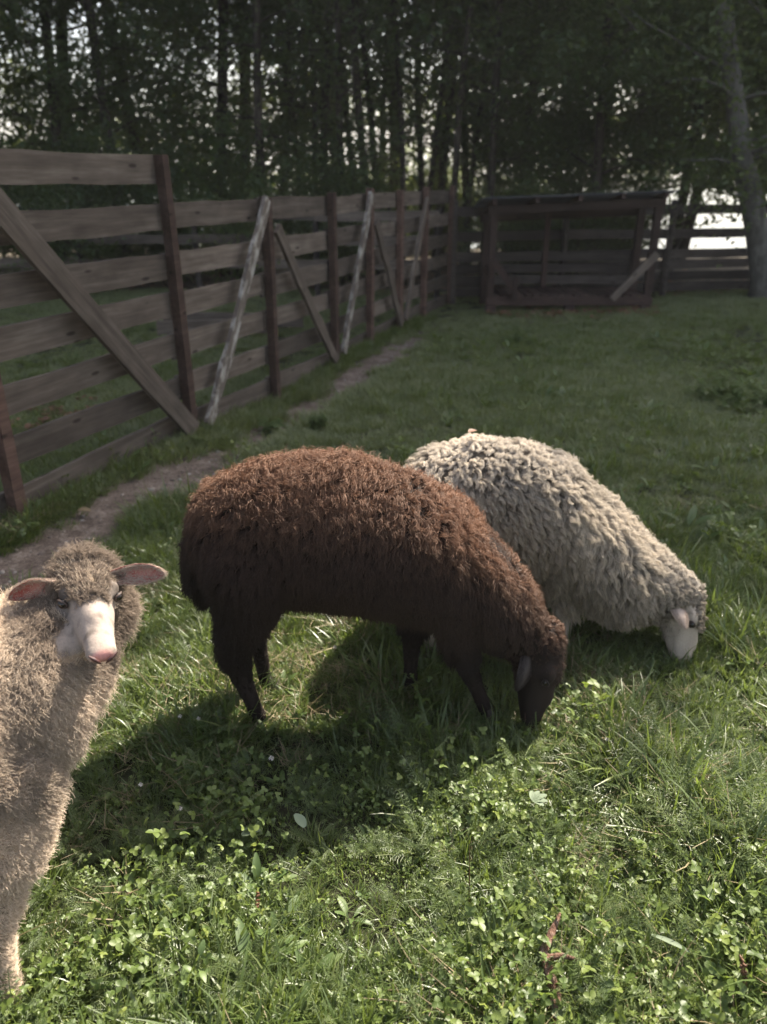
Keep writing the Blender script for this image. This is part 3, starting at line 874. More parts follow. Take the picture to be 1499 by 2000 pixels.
# ------------------------------------------------------------------ sheep
ICO = None
def ico():
    global ICO
    if ICO is None:
        bm = bmesh.new(); bmesh.ops.create_icosphere(bm, subdivisions=3, radius=1.0)
        ICO = (np.array([v.co[:] for v in bm.verts]), np.array([[v.index for v in f.verts] for f in bm.faces])); bm.free()
    return ICO
def balls_mesh(name, balls, voxel, smooth=6):
    V0, F0 = ico(); Vs, Fs = [], []; k = 0
    for c, r, rot in balls:
        r = np.array([r, r, r] if isinstance(r, (int, float)) else r)
        P = V0 * r
        if rot is not None: P = P @ np.array(rot.to_3x3()).T
        Vs.append(P + np.array(c)); Fs.append(F0 + k); k += len(V0)
    me = mesh_np(name, np.concatenate(Vs), np.concatenate(Fs))
    o = bpy.data.objects.new(name, me); COL.objects.link(o)
    md = o.modifiers.new('r', 'REMESH'); md.mode = 'VOXEL'; md.voxel_size = voxel
    ms = o.modifiers.new('s', 'SMOOTH'); ms.factor = 0.5; ms.iterations = smooth
    dg = bpy.context.evaluated_depsgraph_get(); dg.update()
    me2 = bpy.data.meshes.new_from_object(o.evaluated_get(dg))
    bpy.data.objects.remove(o); bpy.data.meshes.remove(me)
    me2.name = name
    me2.polygons.foreach_set('use_smooth', np.ones(len(me2.polygons), dtype=bool))
    return me2
def chain(pts, rot=None):
    """list of (pos, r) -> balls interpolated between"""
    out = []
    for (p, r), (q, s) in zip(pts[:-1], pts[1:]):
        p, q = Vector(p), Vector(q)
        r3 = np.array([r] * 3 if isinstance(r, (int, float)) else r, float); s3 = np.array([s] * 3 if isinstance(s, (int, float)) else s, float)
        n = max(2, int((q - p).length / (min(r3.min(), s3.min()) * 0.35)) + 1)
        for i in range(n + 1):
            t = i / n
            out.append((tuple(p.lerp(q, t)), tuple(r3 * (1 - t) + s3 * t), rot))
    return out

class Head:
    def __init__(s, O, f, up, k=1.0):
        s.O = Vector(O); s.f = Vector(f).normalized()
        s.s = s.f.cross(Vector(up)).normalized(); s.u = s.s.cross(s.f).normalized(); s.k = k
        s.R = Matrix((s.s, s.f, s.u)).transposed()
    def w(s, x, y, z): return s.O + (s.s * x + s.f * y + s.u * z) * s.k
    def loc(s, P): return (np.asarray(P) - np.array(s.O)) @ np.array(s.R) / s.k
    def balls(s):
        k = s.k; o = []
        def B(x, y, z, rx, ry, rz): o.append((tuple(s.w(x, y, z)), (rx * k, ry * k, rz * k), s.R))
        def C(pts):
            o.extend(chain([(tuple(s.w(*p)), tuple(np.array(r) * k)) for p, r in pts], s.R))
        B(0, -.055, -.008, .058, .066, .048)
        B(0, -.012, -.004, .052, .05, .044)
        for sx in (-1, 1):
            B(sx * .044, .000, .007, .016, .026, .016)
            C([((sx * .034, -.05, -.045), (.026, .04, .04)), ((sx * .024, .01, -.04), (.022, .035, .028))])
        C([((0, .0, -.004), (.046, .04, .040)), ((0, .045, -.010), (.036, .03, .033)), ((0, .09, -.020), (.031, .028, .028)), ((0, .122, -.026), (.031, .024, .025)), ((0, .140, -.029), (.027, .020, .021))])
        for sx in (-1, 1):
            C([((sx * .024, .00, -.022), (.028, .04, .034)), ((sx * .016, .06, -.030), (.024, .03, .026)), ((sx * .011, .11, -.036), (.020, .024, .020))])
            B(sx * .014, .140, -.030, .017, .020, .018)
        B(0, .050, .008, .020, .050, .014)
        B(0, .010, .010, .034, .040, .026)
        C([((0, -.03, -.060), (.034, .04, .03)), ((0, .04, -.052), (.025, .03, .022)), ((0, .10, -.048), (.021, .022, .015)), ((0, .132, -.046), (.020, .014, .011))])
        return o
def ear(name, H, side, along, opening, L, W, mat, parent, org, base=(.052, -.035, .012), *a_):
    a = Vector(along).normalized(); n = Vector(opening); n = (n - a * n.dot(a)).normalized(); w = a.cross(n)
    b0 = H.w(side * base[0], base[1], base[2]) - org
    NU, NV = 12, 8; V, T = [], []
    for sd in (1, -1):
        for i in range(NU + 1):
            u = i / NU
            prof = W * (0.30 + 0.70 * math.sin(math.pi * min(1, u * .62 + .2)) ** 1.2) * math.sqrt(max(0.0, 1 - u ** 3.2)) + .0008
            for j in range(NV + 1):
                v = -1 + 2 * j / NV
                cup = (.55 - .4 * u) * W
                p = b0 + a * (u * L) + w * (v * prof * (1 - .25 * (1 - u))) + n * (cup * v * v - .012 * math.sin(u * 3) * L / .1) + n * (sd * .0016 * (1 - v * v) + sd * .0003)
                V.append(tuple(p)); T.append(1.0 if sd == 1 else 0.0)
    F = []; ns = (NU + 1) * (NV + 1)
    for i in range(NU):
        for j in range(NV):
            q = i * (NV + 1) + j
            F.append((q, q + 1, q + NV + 2, q + NV + 1)); F.append((ns + q, ns + q + NV + 1, ns + q + NV + 2, ns + q + 1))
        for j in (0, NV):
            q = i * (NV + 1) + j; F.append((q, q + NV + 1, ns + q + NV + 1, ns + q))
    o = obj(name, mesh_np(name, V, F, True, T), mat, parent)
    EARS.append((o, a, parent))
    return o
EARS = []

def sample(me, n):
    me.calc_loop_triangles()
    nv = len(me.vertices)
    co = np.empty(nv * 3, np.float32); me.vertices.foreach_get('co', co); co = co.reshape(-1, 3).astype(np.float64)
    no = np.empty(nv * 3, np.float32); me.vertices.foreach_get('normal', no); no = no.reshape(-1, 3).astype(np.float64)
    tr = np.empty(len(me.loop_triangles) * 3, np.int32); me.loop_triangles.foreach_get('vertices', tr); tr = tr.reshape(-1, 3)
    a, b2, c = co[tr[:, 0]], co[tr[:, 1]], co[tr[:, 2]]
    ar = np.linalg.norm(np.cross(b2 - a, c - a), axis=1)
    ix = rng.choice(len(tr), n, p=ar / ar.sum())
    u = rng.random(n); v = rng.random(n); f = u + v > 1; u[f] = 1 - u[f]; v[f] = 1 - v[f]
    P = a[ix] + (b2[ix] - a[ix]) * u[:, None] + (c[ix] - a[ix]) * v[:, None]
    t = tr[ix]; w = 1 - u - v
    N = no[t[:, 0]] * w[:, None] + no[t[:, 1]] * u[:, None] + no[t[:, 2]] * v[:, None]
    N /= np.linalg.norm(N, axis=1)[:, None] + 1e-9
    return P, N

def nrmz(a): return a / (np.linalg.norm(a, axis=-1, keepdims=True) + 1e-9)
def wool(name, P, N, length, flow, colour, K, S, lock_r, rad, amp, freq, grav, clump, frizz, mat, parent, taper=0.35):
    """locks of fibres: P,N roots; flow direction per root; length per root; colour per root"""
    keep = length > 0.0008
    P, N, length, flow, colour = P[keep], N[keep], length[keep], flow[keep], colour[keep]
    lock_r = (lock_r[keep] if isinstance(lock_r, np.ndarray) else np.full(len(P), lock_r))
    amp = (amp[keep] if isinstance(amp, np.ndarray) else np.full(len(P), amp))
    n = len(P); t = np.linspace(0, 1, S)
    d = nrmz(flow)
    T1 = nrmz(np.cross(d, rng.normal(size=(n, 3)))); T2 = np.cross(d, T1)
    ph = rng.uniform(0, 6.28, n); fr = freq * rng.uniform(.7, 1.3, n)
    tt = t[None, :, None]; l = length[:, None, None]
    arg = fr[:, None] * 6.283 * t[None, :] + ph[:, None]
    ctr = d[:, None] * l * tt + np.array([0, 0, -1.0]) * (grav * l * tt ** 2) \
        + (T1[:, None] * (np.sin(arg) - np.sin(ph)[:, None])[..., None] + T2[:, None] * (np.cos(arg) - np.cos(ph)[:, None])[..., None]) * amp[:, None, None] * (0.3 + tt * .7)
    A1 = nrmz(np.cross(N, rng.normal(size=(n, 3)))); A2 = np.cross(N, A1)
    r = np.sqrt(rng.random((n, K))) * lock_r[:, None]; a = rng.uniform(0, 6.28, (n, K))
    off = A1[:, None] * (r * np.cos(a))[..., None] + A2[:, None] * (r * np.sin(a))[..., None]
    fz = rng.normal(size=(n, K, 3)) * frizz
    ls = rng.uniform(.72, 1.08, (n, K))
    C = P[:, None, None] - N[:, None, None] * .004 + off[:, :, None] * (1 - clump * tt[None] ** .8) + ctr[:, None] * ls[..., None, None] \
        + fz[:, :, None] * (l * tt)[:, None] * np.abs(np.sin(tt[None] * 3.0 + a[..., None, None])) + 0
    C = C.reshape(n * K, S, 3)
    nc = n * K
    hc = bpy.data.hair_curves.new(name)
    hc.add_curves([S] * nc)
    hc.attributes['position'].data.foreach_set('vector', C.astype(np.float32).ravel())
    ra = hc.attributes.get('radius') or hc.attributes.new('radius', 'FLOAT', 'POINT')
    rr = np.tile(rad * (1 - (1 - taper) * t ** 1.5), nc) * np.repeat(rng.uniform(.7, 1.3, nc), S)
    ra.data.foreach_set('value', rr.astype(np.float32))
    cc = np.repeat(colour, K, axis=0) * rng.uniform(.75, 1.25, (nc, 1))
    ca = hc.attributes.new('wcol', 'FLOAT_COLOR', 'CURVE')
    ca.data.foreach_set('color', np.concatenate([cc, np.ones((nc, 1))], 1).astype(np.float32).ravel())
    hc.materials.append(mat)
    o = bpy.data.objects.new(name, hc); COL.objects.link(o); o.parent = parent
    o['kind'] = 'stuff'
    return o

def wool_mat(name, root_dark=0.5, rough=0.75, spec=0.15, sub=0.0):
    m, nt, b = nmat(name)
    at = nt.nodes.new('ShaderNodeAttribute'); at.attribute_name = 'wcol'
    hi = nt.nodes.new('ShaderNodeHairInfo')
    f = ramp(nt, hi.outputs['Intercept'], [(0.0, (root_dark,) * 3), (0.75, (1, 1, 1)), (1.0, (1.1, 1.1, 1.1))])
    mu = nt.nodes.new('ShaderNodeMix'); mu.data_type = 'RGBA'; mu.blend_type = 'MULTIPLY'; mu.inputs[0].default_value = 1
    nt.links.new(at.outputs['Color'], mu.inputs[6]); nt.links.new(f, mu.inputs[7])
    nt.links.new(mu.outputs[2], b.inputs['Base Color'])
    b.inputs['Roughness'].default_value = rough; b.inputs['Specular IOR Level'].default_value = spec
    if sub:
        tr = nt.nodes.new('ShaderNodeBsdfTranslucent'); nt.links.new(mu.outputs[2], tr.inputs['Color'])
        mx = nt.nodes.new('ShaderNodeMixShader'); mx.inputs[0].default_value = sub
        nt.links.new(b.outputs[0], mx.inputs[1]); nt.links.new(tr.outputs[0], mx.inputs[2]); nt.links.new(mx.outputs[0], nt.nodes['Material Output'].inputs[0])
    return m
M['wool_w'] = wool_mat('pale_wool', .28, .8, .1, .3)  # roots darkened beyond the natural fibre gradient, painting shade between locks
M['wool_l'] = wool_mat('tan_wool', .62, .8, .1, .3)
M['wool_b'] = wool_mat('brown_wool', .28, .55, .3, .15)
M['fur'] = wool_mat('face_hair', .9, .6, .2, .2)

def skin_mat(name):
    m, nt, b = nmat(name)
    at = nt.nodes.new('ShaderNodeAttribute'); at.attribute_name = 'fcol'
    tc = nt.nodes.new('ShaderNodeTexCoord')
    n1 = noise_node(nt, tc.outputs['Object'], 220, 3)
    hv = nt.nodes.new('ShaderNodeHueSaturation'); nt.links.new(at.outputs['Color'], hv.inputs['Color'])
    nt.links.new(mathn(nt, 'ADD', mathn(nt, 'MULTIPLY', n1, .5), .75), hv.inputs['Value'])
    nt.links.new(hv.outputs[0], b.inputs['Base Color'])
    b.inputs['Roughness'].default_value = .8; b.inputs['Specular IOR Level'].default_value = .12
    bp = nt.nodes.new('ShaderNodeBump'); bp.inputs['Strength'].default_value = .3; bp.inputs['Distance'].default_value = .002
    nt.links.new(n1, bp.inputs['Height']); nt.links.new(bp.outputs[0], b.inputs['Normal'])
    return m
M['skin'] = skin_mat('sheep_skin')
def ear_mat(name, inner, outer):
    m, nt, b = nmat(name)
    at = nt.nodes.new('ShaderNodeAttribute'); at.attribute_name = 'tint'
    tc = nt.nodes.new('ShaderNodeTexCoord'); n1 = noise_node(nt, tc.outputs['Object'], 60, 4)
    c = mixc(nt, at.outputs['Fac'], outer, mixc(nt, ramp(nt, n1, [(.45, (0, 0, 0)), (.62, (1, 1, 1))]), inner, (inner[0] * .75, inner[1] * .4, inner[2] * .4)))
    nt.links.new(c, b.inputs['Base Color']); b.inputs['Roughness'].default_value = .6; b.inputs['Specular IOR Level'].default_value = .3
    tr = nt.nodes.new('ShaderNodeBsdfTranslucent'); nt.links.new(mixc(nt, .6, c, (inner[0] * .9, inner[1] * .6, inner[2] * .5)), tr.inputs['Color'])
    mx = nt.nodes.new('ShaderNodeMixShader'); mx.inputs[0].default_value = .22
    nt.links.new(b.outputs[0], mx.inputs[1]); nt.links.new(tr.outputs[0], mx.inputs[2]); nt.links.new(mx.outputs[0], nt.nodes['Material Output'].inputs[0])
    return m
M['ear_pale'] = ear_mat('pale_ear', (.40, .19, .155), (.45, .36, .30))
M['ear_dark'] = ear_mat('dark_ear', (.05, .035, .03), (.050, .040, .036))
m, nt, b = nmat('eye_dark'); b.inputs['Base Color'].default_value = (.010, .007, .005, 1); b.inputs['Roughness'].default_value = .2; M['eye'] = m
m, nt, b = nmat('eyelid'); b.inputs['Base Color'].default_value = (.045, .028, .022, 1); b.inputs['Roughness'].default_value = .6; M['lid'] = m
m, nt, b = nmat('dark_eyelid'); b.inputs['Base Color'].default_value = (.014, .010, .009, 1); b.inputs['Roughness'].default_value = .8; M['lid_dark'] = m
m, nt, b = nmat('nostril_skin'); b.inputs['Base Color'].default_value = (.05, .018, .016, 1); b.inputs['Roughness'].default_value = .5; M['nostril'] = m
m, nt, b = nmat('hoof_horn'); b.inputs['Base Color'].default_value = (.05, .04, .033, 1); b.inputs['Roughness'].default_value = .5; M['hoof'] = m

def setcol(me, fn):
    n = len(me.vertices); co = np.empty(n * 3, np.float32); me.vertices.foreach_get('co', co); co = co.reshape(-1, 3).astype(float)
    a = me.attributes.new('fcol', 'FLOAT_COLOR', 'POINT')
    a.data.foreach_set('color', np.concatenate([fn(co), np.ones((n, 1))], 1).astype(np.float32).ravel())
def ball_obj(name, c, r, mat, parent, rot=None):
    V0, F0 = ico(); P = V0 * np.array(r)
    if rot is not None: P = P @ np.array(rot).T
    return obj(name, mesh_np(name, P + np.array(c), F0, True), mat, parent)

def eyes(H, root, org, lid='lid'):
    for sx in (-1, 1):
        ee = 1.0 if lid == 'lid' else .72
        ball_obj('eye', H.w(sx * .0530, .019, .001) - org, (.0105 * H.k * ee, .0105 * H.k * ee, .0090 * H.k * ee), M['eye'], root, H.R)
        # rim of the eyelids
        V, F = [], []
        c = H.w(sx * .0575, .0225, .001) - org; dr = H.f * .77 - H.s * sx * .64
        pts = []
        for i in range(15):
            t = 6.283 * i / 14
            pts.append(c + (dr * math.cos(t) * .0120 + H.u * math.sin(t) * .0078 * (1 + .15 * math.cos(t)) - (H.s * sx * .77 + H.f * .64) * .0045 * abs(math.cos(t))) * H.k)
        tube(V, F, pts, [.0024 * H.k] * 15, 5)
        obj('eyelid', mesh_np('eyelid', V, F, True), M[lid], root)
def nostrils(H, root, org, mat):
    for sx in (-1, 1):
        V, F = [], []
        pts = [H.w(sx * x, y, z) - org for x, y, z in ((.005, .1630, -.037), (.010, .1645, -.029), (.018, .1620, -.022), (.026, .155, -.019))]
        tube(V, F, pts, [.0014, .0034, .0036, .0016], 6)
        obj('nostril', mesh_np('nostril', V, F, True), mat, root)
    V, F = [], []
    pts = [H.w(x, y, z) - org for x, y, z in ((-.028, .112, -.043), (-.024, .135, -.041), (-.012, .149, -.040), (0, .153, -.038), (.012, .149, -.040), (.024, .135, -.041), (.028, .112, -.043))]
    tube(V, F, pts, [.001, .0018, .0018, .0018, .0018, .0018, .001], 5)
    obj('mouth', mesh_np('mouth', V, F, True), mat, root)
def hooves(feet, root, org):
    for x, y, z, az in feet:
        for s in (-1, 1):
            V, F = [], []
            d = Vector((math.cos(az), math.sin(az), 0)); sd = Vector((-d.y, d.x, 0))
            p = Vector((x, y, z)) + sd * s * .011 - org
            tube(V, F, [p + Vector((0, 0, .045)), p + d * .008 + Vector((0, 0, .02)), p + d * .014 - Vector((0, 0, .004)), p + d * .014 - Vector((0, 0, .006))], [.012, .014, .017, .001], 8)
            obj('hoof', mesh_np('hoof', V, F, True), M['hoof'], root)

def sheep(label, O, balls, H, feet, voxel, fcol, ears, earmat, nose=True):
    root = empty('sheep', O); tag(root, label, 'sheep')
    org = Vector(O)
    bl = [((c[0] - O[0], c[1] - O[1], c[2] - O[2]), r, rot) for c, r, rot in balls + H.balls()]
    me = balls_mesh('body', bl, voxel)
    setcol(me, lambda P: fcol(P + np.array(O)))
    obj('body', me, M['skin'], root)
    for e_ in ears: ear('ear', H, *e_[:5], earmat, root, org, *e_[5:])
    eyes(H, root, org, 'lid' if earmat is M['ear_pale'] else 'lid_dark')
    if nose: nostrils(H, root, org, M['nostril'])
    hooves(feet, root, org)
    return root, me
def flowdir(N, g, nk, extra=None):
    down = np.array([0, 0, -1.0]); T = down[None] - N * (N @ down)[:, None]
    d = N * nk + T * g
    if extra is not None: d = d + extra
    return d
def face_mask(L):
    """1 on the bare face (head-local coordinates)"""
    x, y, z = L[:, 0], L[:, 1], L[:, 2]
    eye_ = np.hypot(np.hypot(np.abs(x) - .058, y - .012), z - .004) < .024
    cap = (z > .022 + .30 * np.clip(np.abs(x) - .03, 0, 1) + .004 * np.sin(x * 140)) & (y < .035) & ~eye_
    return (y > np.where(z > -.01, -.014, np.maximum(-.03, -(z + .030) * 1.5))) & (y < .25) & (np.abs(x) < .075) & (z > -.078 + .1 * np.clip(y, 0, .2)) & (z < .085) & ~cap & ~((np.abs(x) > .046) & (z < -.026) & (y < .045)) | eye_

# ---- brown sheep
O = (-.05, 1.93, 0)
torso = chain([((-.405, 1.93, .60), (.125, .14, .155)), ((-.30, 1.93, .605), (.13, .172, .195)), ((-.12, 1.93, .60), (.15, .185, .205)), ((.04, 1.93, .565), (.15, .18, .195)), ((.15, 1.93, .52), (.13, .165, .18)),
               ((.24, 1.93, .46), (.12, .14, .145)), ((.33, 1.93, .37), (.105, .115, .12)), ((.400, 1.92, .29), (.08, .09, .09)), ((.435, 1.905, .26), (.065, .07, .065))])
legs = []
legs += chain([((-.36, 1.86, .54), .125), ((-.375, 1.84, .42), .080), ((-.425, 1.84, .285), .042), ((-.405, 1.84, .17), .027), ((-.380, 1.845, .07), .023), ((-.370, 1.85, .03), .025)])
legs += chain([((-.34, 2.0, .54), .125), ((-.36, 2.01, .41), .075), ((-.400, 2.01, .285), .040), ((-.385, 2.01, .17), .026), ((-.375, 2.01, .07), .022), ((-.365, 2.01, .03), .024)])
legs += chain([((.18, 1.86, .48), .09), ((.21, 1.86, .34), .050), ((.245, 1.87, .20), .030), ((.285, 1.88, .09), .022), ((.31, 1.885, .03), .024)])
legs += chain([((.12, 2.0, .46), .09), ((.10, 2.01, .34), .050), ((.09, 2.02, .20), .030), ((.085, 2.02, .09), .022), ((.085, 2.02, .03), .024)])
legs += chain([((-.50, 1.93, .56), .05), ((-.525, 1.93, .46), .035), ((-.52, 1.93, .40), .02)])   # tail
HB = Head((.478, 1.875, .190), (-.04, -.26, -1.0), (1, -.30, 0), 1.20)
def fb(P):
    c = np.tile(np.array([.018, .013, .011]), (len(P), 1)); return c * (1 + .3 * pnoise(P, 30, 2))[:, None]
leglow_ = lambda Q: (Q[:, 2] < .24) & (Q[:, 0] < .36)
rootB, meB = sheep('dark brown sheep with black legs and face grazing in front of the pale one', O, torso + legs, HB,
                   [(-.375, 1.85, 0, 0), (-.345, 2.01, 0, 0), (.31, 1.885, 0, 0), (.085, 2.02, 0, 0)], .0075, fb,
                   [(1, (-.42, -.60, -.85), (-.5, .9, -.2), .105, .030, (.053, -.045, -.040)), (-1, (.45, 1.0, .1), (1, 0, -.2), .12, .026)], M['ear_dark'], True)
P, N = sample(meB, 12500); PW = P + np.array(O); L = HB.loc(PW)
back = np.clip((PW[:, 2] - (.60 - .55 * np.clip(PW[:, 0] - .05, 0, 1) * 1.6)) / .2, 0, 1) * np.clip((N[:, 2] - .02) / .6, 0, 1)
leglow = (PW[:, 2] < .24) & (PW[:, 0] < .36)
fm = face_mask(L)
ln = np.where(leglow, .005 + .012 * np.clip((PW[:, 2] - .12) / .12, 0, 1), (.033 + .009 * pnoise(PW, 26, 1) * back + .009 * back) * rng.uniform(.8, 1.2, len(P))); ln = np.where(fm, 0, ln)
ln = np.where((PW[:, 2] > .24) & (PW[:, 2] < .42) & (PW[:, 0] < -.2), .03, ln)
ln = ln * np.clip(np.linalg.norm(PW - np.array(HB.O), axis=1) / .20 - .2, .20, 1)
warm = np.clip(.05 + .95 * back ** 1.2 + .35 * pnoise(PW, 5, 2) * back + .12 * np.clip((PW[:, 2] - .5) / .3, 0, 1), 0, 1.1) * np.clip((PW[:, 2] - .12) / .3 + (PW[:, 0] > .3), 0, 1)  # own reddish back, with the sunlit top strip put into the colour too
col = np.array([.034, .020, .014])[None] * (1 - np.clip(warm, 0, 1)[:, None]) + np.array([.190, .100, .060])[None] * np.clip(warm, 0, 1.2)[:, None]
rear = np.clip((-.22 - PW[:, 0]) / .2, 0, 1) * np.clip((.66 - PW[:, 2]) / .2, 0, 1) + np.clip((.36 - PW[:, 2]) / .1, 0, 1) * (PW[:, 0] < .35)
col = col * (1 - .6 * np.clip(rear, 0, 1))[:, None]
ex = np.stack([-.25 + .5 * pnoise(PW, 14, 3), .3 * pnoise(PW, 14, 4), .2 * pnoise(PW, 12, 1)], -1) * (.4 + back[:, None])
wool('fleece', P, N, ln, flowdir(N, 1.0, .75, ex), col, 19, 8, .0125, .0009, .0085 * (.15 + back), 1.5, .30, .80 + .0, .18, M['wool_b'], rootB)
P, N = sample(meB, 60000); PW = P + np.array(O); L = HB.loc(PW); fm = face_mask(L) | ((PW[:, 2] < .2) & (PW[:, 0] < .36))
wool('short_hair', P, N, np.where(fm | leglow_(PW), .006, .017), flowdir(N, 1, .5, rng.normal(0, .5, P.shape)), np.where(fm[:, None], np.array([[.020, .015, .013]]), np.array([[.06, .030, .019]]) * (.3 + np.clip(N[:, 2:3], 0, 1))), 1, 4, .001, .0007, .0, 1, 0, 0, .2, M['fur'], rootB)  # undercoat likewise painted lighter where it faces up

# ---- pale sheep behind
O = (.5, 2.38, 0)
torso = chain([((.20, 2.40, .505), (.12, .15, .165)), ((.31, 2.40, .51), (.13, .175, .195)), ((.44, 2.39, .485), (.14, .18, .20)), ((.56, 2.38, .445), (.13, .175, .195)), ((.67, 2.37, .375), (.12, .16, .175)),
               ((.76, 2.35, .30), (.115, .145, .15)), ((.86, 2.33, .235), (.105, .125, .125)), ((.95, 2.30, .20), (.085, .10, .10)), ((1.0, 2.285, .19), (.07, .08, .075))])
legs = []
for hx, hy, fx, fy in ((.20, 2.30, .165, 2.22), (.22, 2.48, .20, 2.50)):
    legs += chain([((hx, hy, .44), .11), ((hx - .02, hy, .34), .07), ((fx - .03, fy, .25), .038), ((fx - .01, fy, .13), .026), ((fx, fy, .03), .024)])
for hx, hy, fx, fy in ((.60, 2.31, .63, 2.29), (.62, 2.46, .60, 2.47)):
    legs += chain([((hx, hy, .36), .09), ((hx, hy, .26), .055), ((fx - .005, fy, .17), .034), ((fx, fy, .09), .025), ((fx, fy, .03), .024)])
HW = Head((1.035, 2.25, .138), (.06, -.50, -1.0), (1, -.25, .1), 1.18)
def fw_(P):
    L = HW.loc(P); c = np.tile(np.array([.36, .30, .24]), (len(P), 1)); c[~face_mask(L) & (P[:, 2] > .2)] = (.26, .22, .17)
    k = np.clip((L[:, 1] - .11) / .04, 0, 1)[:, None]
    return (c * (1 - .35 * k)) * (1 + .15 * pnoise(P, 60, 2))[:, None]
rootW, meW = sheep('pale cream sheep with thick shaggy fleece grazing behind the brown one', O, torso + legs, HW,
                   [(.165, 2.22, 0, 0), (.20, 2.50, 0, 0), (.63, 2.29, 0, 0), (.60, 2.47, 0, 0)], .0075, fw_,
                   [(1, (.25, -.85, -.65), (-.3, .9, -.5), .100, .031, (.066, -.050, -.045)), (-1, (.3, 1, -.1), (1, 0, 0), .10, .028)], M['ear_pale'], True)
P, N = sample(meW, 8500); PW = P + np.array(O); L = HW.loc(PW); fm = face_mask(L); leglow = PW[:, 2] < .20
leglow &= PW[:, 0] < .70
neck = np.clip((PW[:, 0] - .45) / .25, 0, 1)
ln = .052 + .032 * neck + .014 * pnoise(PW, 10, 1) - .012 * np.clip((PW[:, 0] - .95) / .1, 0, 1)
ln = ln * (1 - .5 * np.clip(-N[:, 2], 0, 1))
ln = np.where(leglow, .0, ln); ln = np.where(fm | ((np.linalg.norm(PW - np.array(HW.O), axis=1) < .11) & (L[:, 1] > -.045) & (L[:, 2] < .02)), 0, ln)
ln = ln * np.clip(np.linalg.norm(PW - np.array(HW.O), axis=1) / .22 - .2, .22, 1)
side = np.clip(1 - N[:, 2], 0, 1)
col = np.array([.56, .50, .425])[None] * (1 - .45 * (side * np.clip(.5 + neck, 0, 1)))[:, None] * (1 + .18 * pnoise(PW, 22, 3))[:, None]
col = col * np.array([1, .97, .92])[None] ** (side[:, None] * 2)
ex = np.stack([-.15 + .6 * pnoise(PW, 11, 3), .4 * pnoise(PW, 13, 4), .35 * pnoise(PW, 15, 1)], -1)
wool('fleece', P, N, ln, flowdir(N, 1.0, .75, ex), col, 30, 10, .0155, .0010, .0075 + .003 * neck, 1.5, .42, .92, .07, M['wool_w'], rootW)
P, N = sample(meW, 60000); PW = P + np.array(O); L = HW.loc(PW); fm = face_mask(L) | ((PW[:, 2] < .22) & (PW[:, 0] < .7))
wool('short_hair', P, N, np.where(fm, .006, .020), flowdir(N, 1, .45, rng.normal(0, .5, P.shape)), np.where(fm[:, None], fw_(PW) * 1.2, np.array([[.24, .20, .16]])), 1, 4, .001, .0007, .0, 1, 0, 0, .2, M['fur'], rootW)

# ---- pale sheep at the left edge, head turned to the camera
O = (-1.0, 1.15, 0)
torso = chain([((-1.14, .63, .54), (.15, .15, .195)), ((-.98, .86, .54), (.165, .165, .21)), ((-.86, 1.04, .53), (.16, .16, .21)), ((-.765, 1.17, .53), (.125, .125, .185)),
               ((-.69, 1.22, .575), (.115, .11, .14)), ((-.635, 1.27, .63), (.095, .09, .11)), ((-.605, 1.345, .70), (.062, .060, .070))])
torso += chain([((-.61, 1.38, .69), (.075, .075, .065)), ((-.70, 1.34, .635), (.10, .10, .09)), ((-.80, 1.22, .575), (.13, .13, .13))])
torso += chain([((-.72, 1.12, .46), (.10, .10, .12)), ((-.73, 1.07, .36), (.085, .085, .10))])
legs = []
for hx, hy, fx, fy in ((-.75, 1.05, -.735, 1.00), (-.90, 1.20, -.90, 1.20)):
    legs += chain([((hx - .03, hy, .42), .105), ((hx, hy, .31), .075), ((fx, fy, .20), .036), ((fx, fy, .10), .025), ((fx, fy, .03), .025)])
for hx, hy, fx, fy in ((-1.06, .60, -1.06, .58), (-1.18, .70, -1.18, .70)):
    legs += chain([((hx, hy, .45), .12), ((hx - .03, hy, .34), .08), ((fx - .04, fy, .25), .042), ((fx, fy, .12), .028), ((fx, fy, .03), .025)])
HL = Head((-.570, 1.300, .762), (.066, -.130, -.040), (-.10, .42, 1.0), .94)
def fl_(P):
    L = HL.loc(P)
    c = np.tile(np.array([.29, .24, .205]), (len(P), 1)); c[~face_mask(L)] = (.30, .22, .15)
    ed = np.minimum(np.hypot(np.hypot(L[:, 0] - .058, L[:, 1] - .012), L[:, 2] - .004), np.hypot(np.hypot(L[:, 0] + .058, L[:, 1] - .012), L[:, 2] - .004)); c = c * (.35 + .65 * np.clip((ed - .012) / .016, 0, 1))[:, None]
    nose = np.clip(1 - np.sqrt((L[:, 0] / .026) ** 2 + ((L[:, 1] - .16) / .028) ** 2 + ((L[:, 2] + .028) / .019) ** 2), 0, 1)
    nose = np.clip(nose * 2.5, 0, 1)[:, None]
    c = c * (1 - nose) + np.array([.50, .24, .21])[None] * nose
    up = np.clip((L[:, 2] - .015) / .03, 0, 1)[:, None] * (L[:, 1] < .06)[:, None]
    c = c * (1 - .3 * up)
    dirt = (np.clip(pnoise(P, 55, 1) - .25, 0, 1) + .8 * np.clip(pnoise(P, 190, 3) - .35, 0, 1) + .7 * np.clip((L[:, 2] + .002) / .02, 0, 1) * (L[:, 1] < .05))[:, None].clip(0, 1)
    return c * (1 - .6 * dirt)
rootL, meL = sheep('cream sheep at the left edge turning its white face towards the camera', O, torso + legs, HL,
                   [(-.735, 1.00, 0, .9), (-.90, 1.20, 0, .9), (-1.06, .58, 0, .9), (-1.18, .70, 0, .9)], .006, fl_,
                   [(1, (-.95, .0, -.34), (.1, -1, -.20), .112, .027), (-1, (1, .06, .02), (-.1, -1, .15), .104, .025)], M['ear_pale'], True)
P, N = sample(meL, 44000); PW = P + np.array(O)
k_ = PW[:, 0] > -.95; k_ |= rng.random(len(P)) < .4
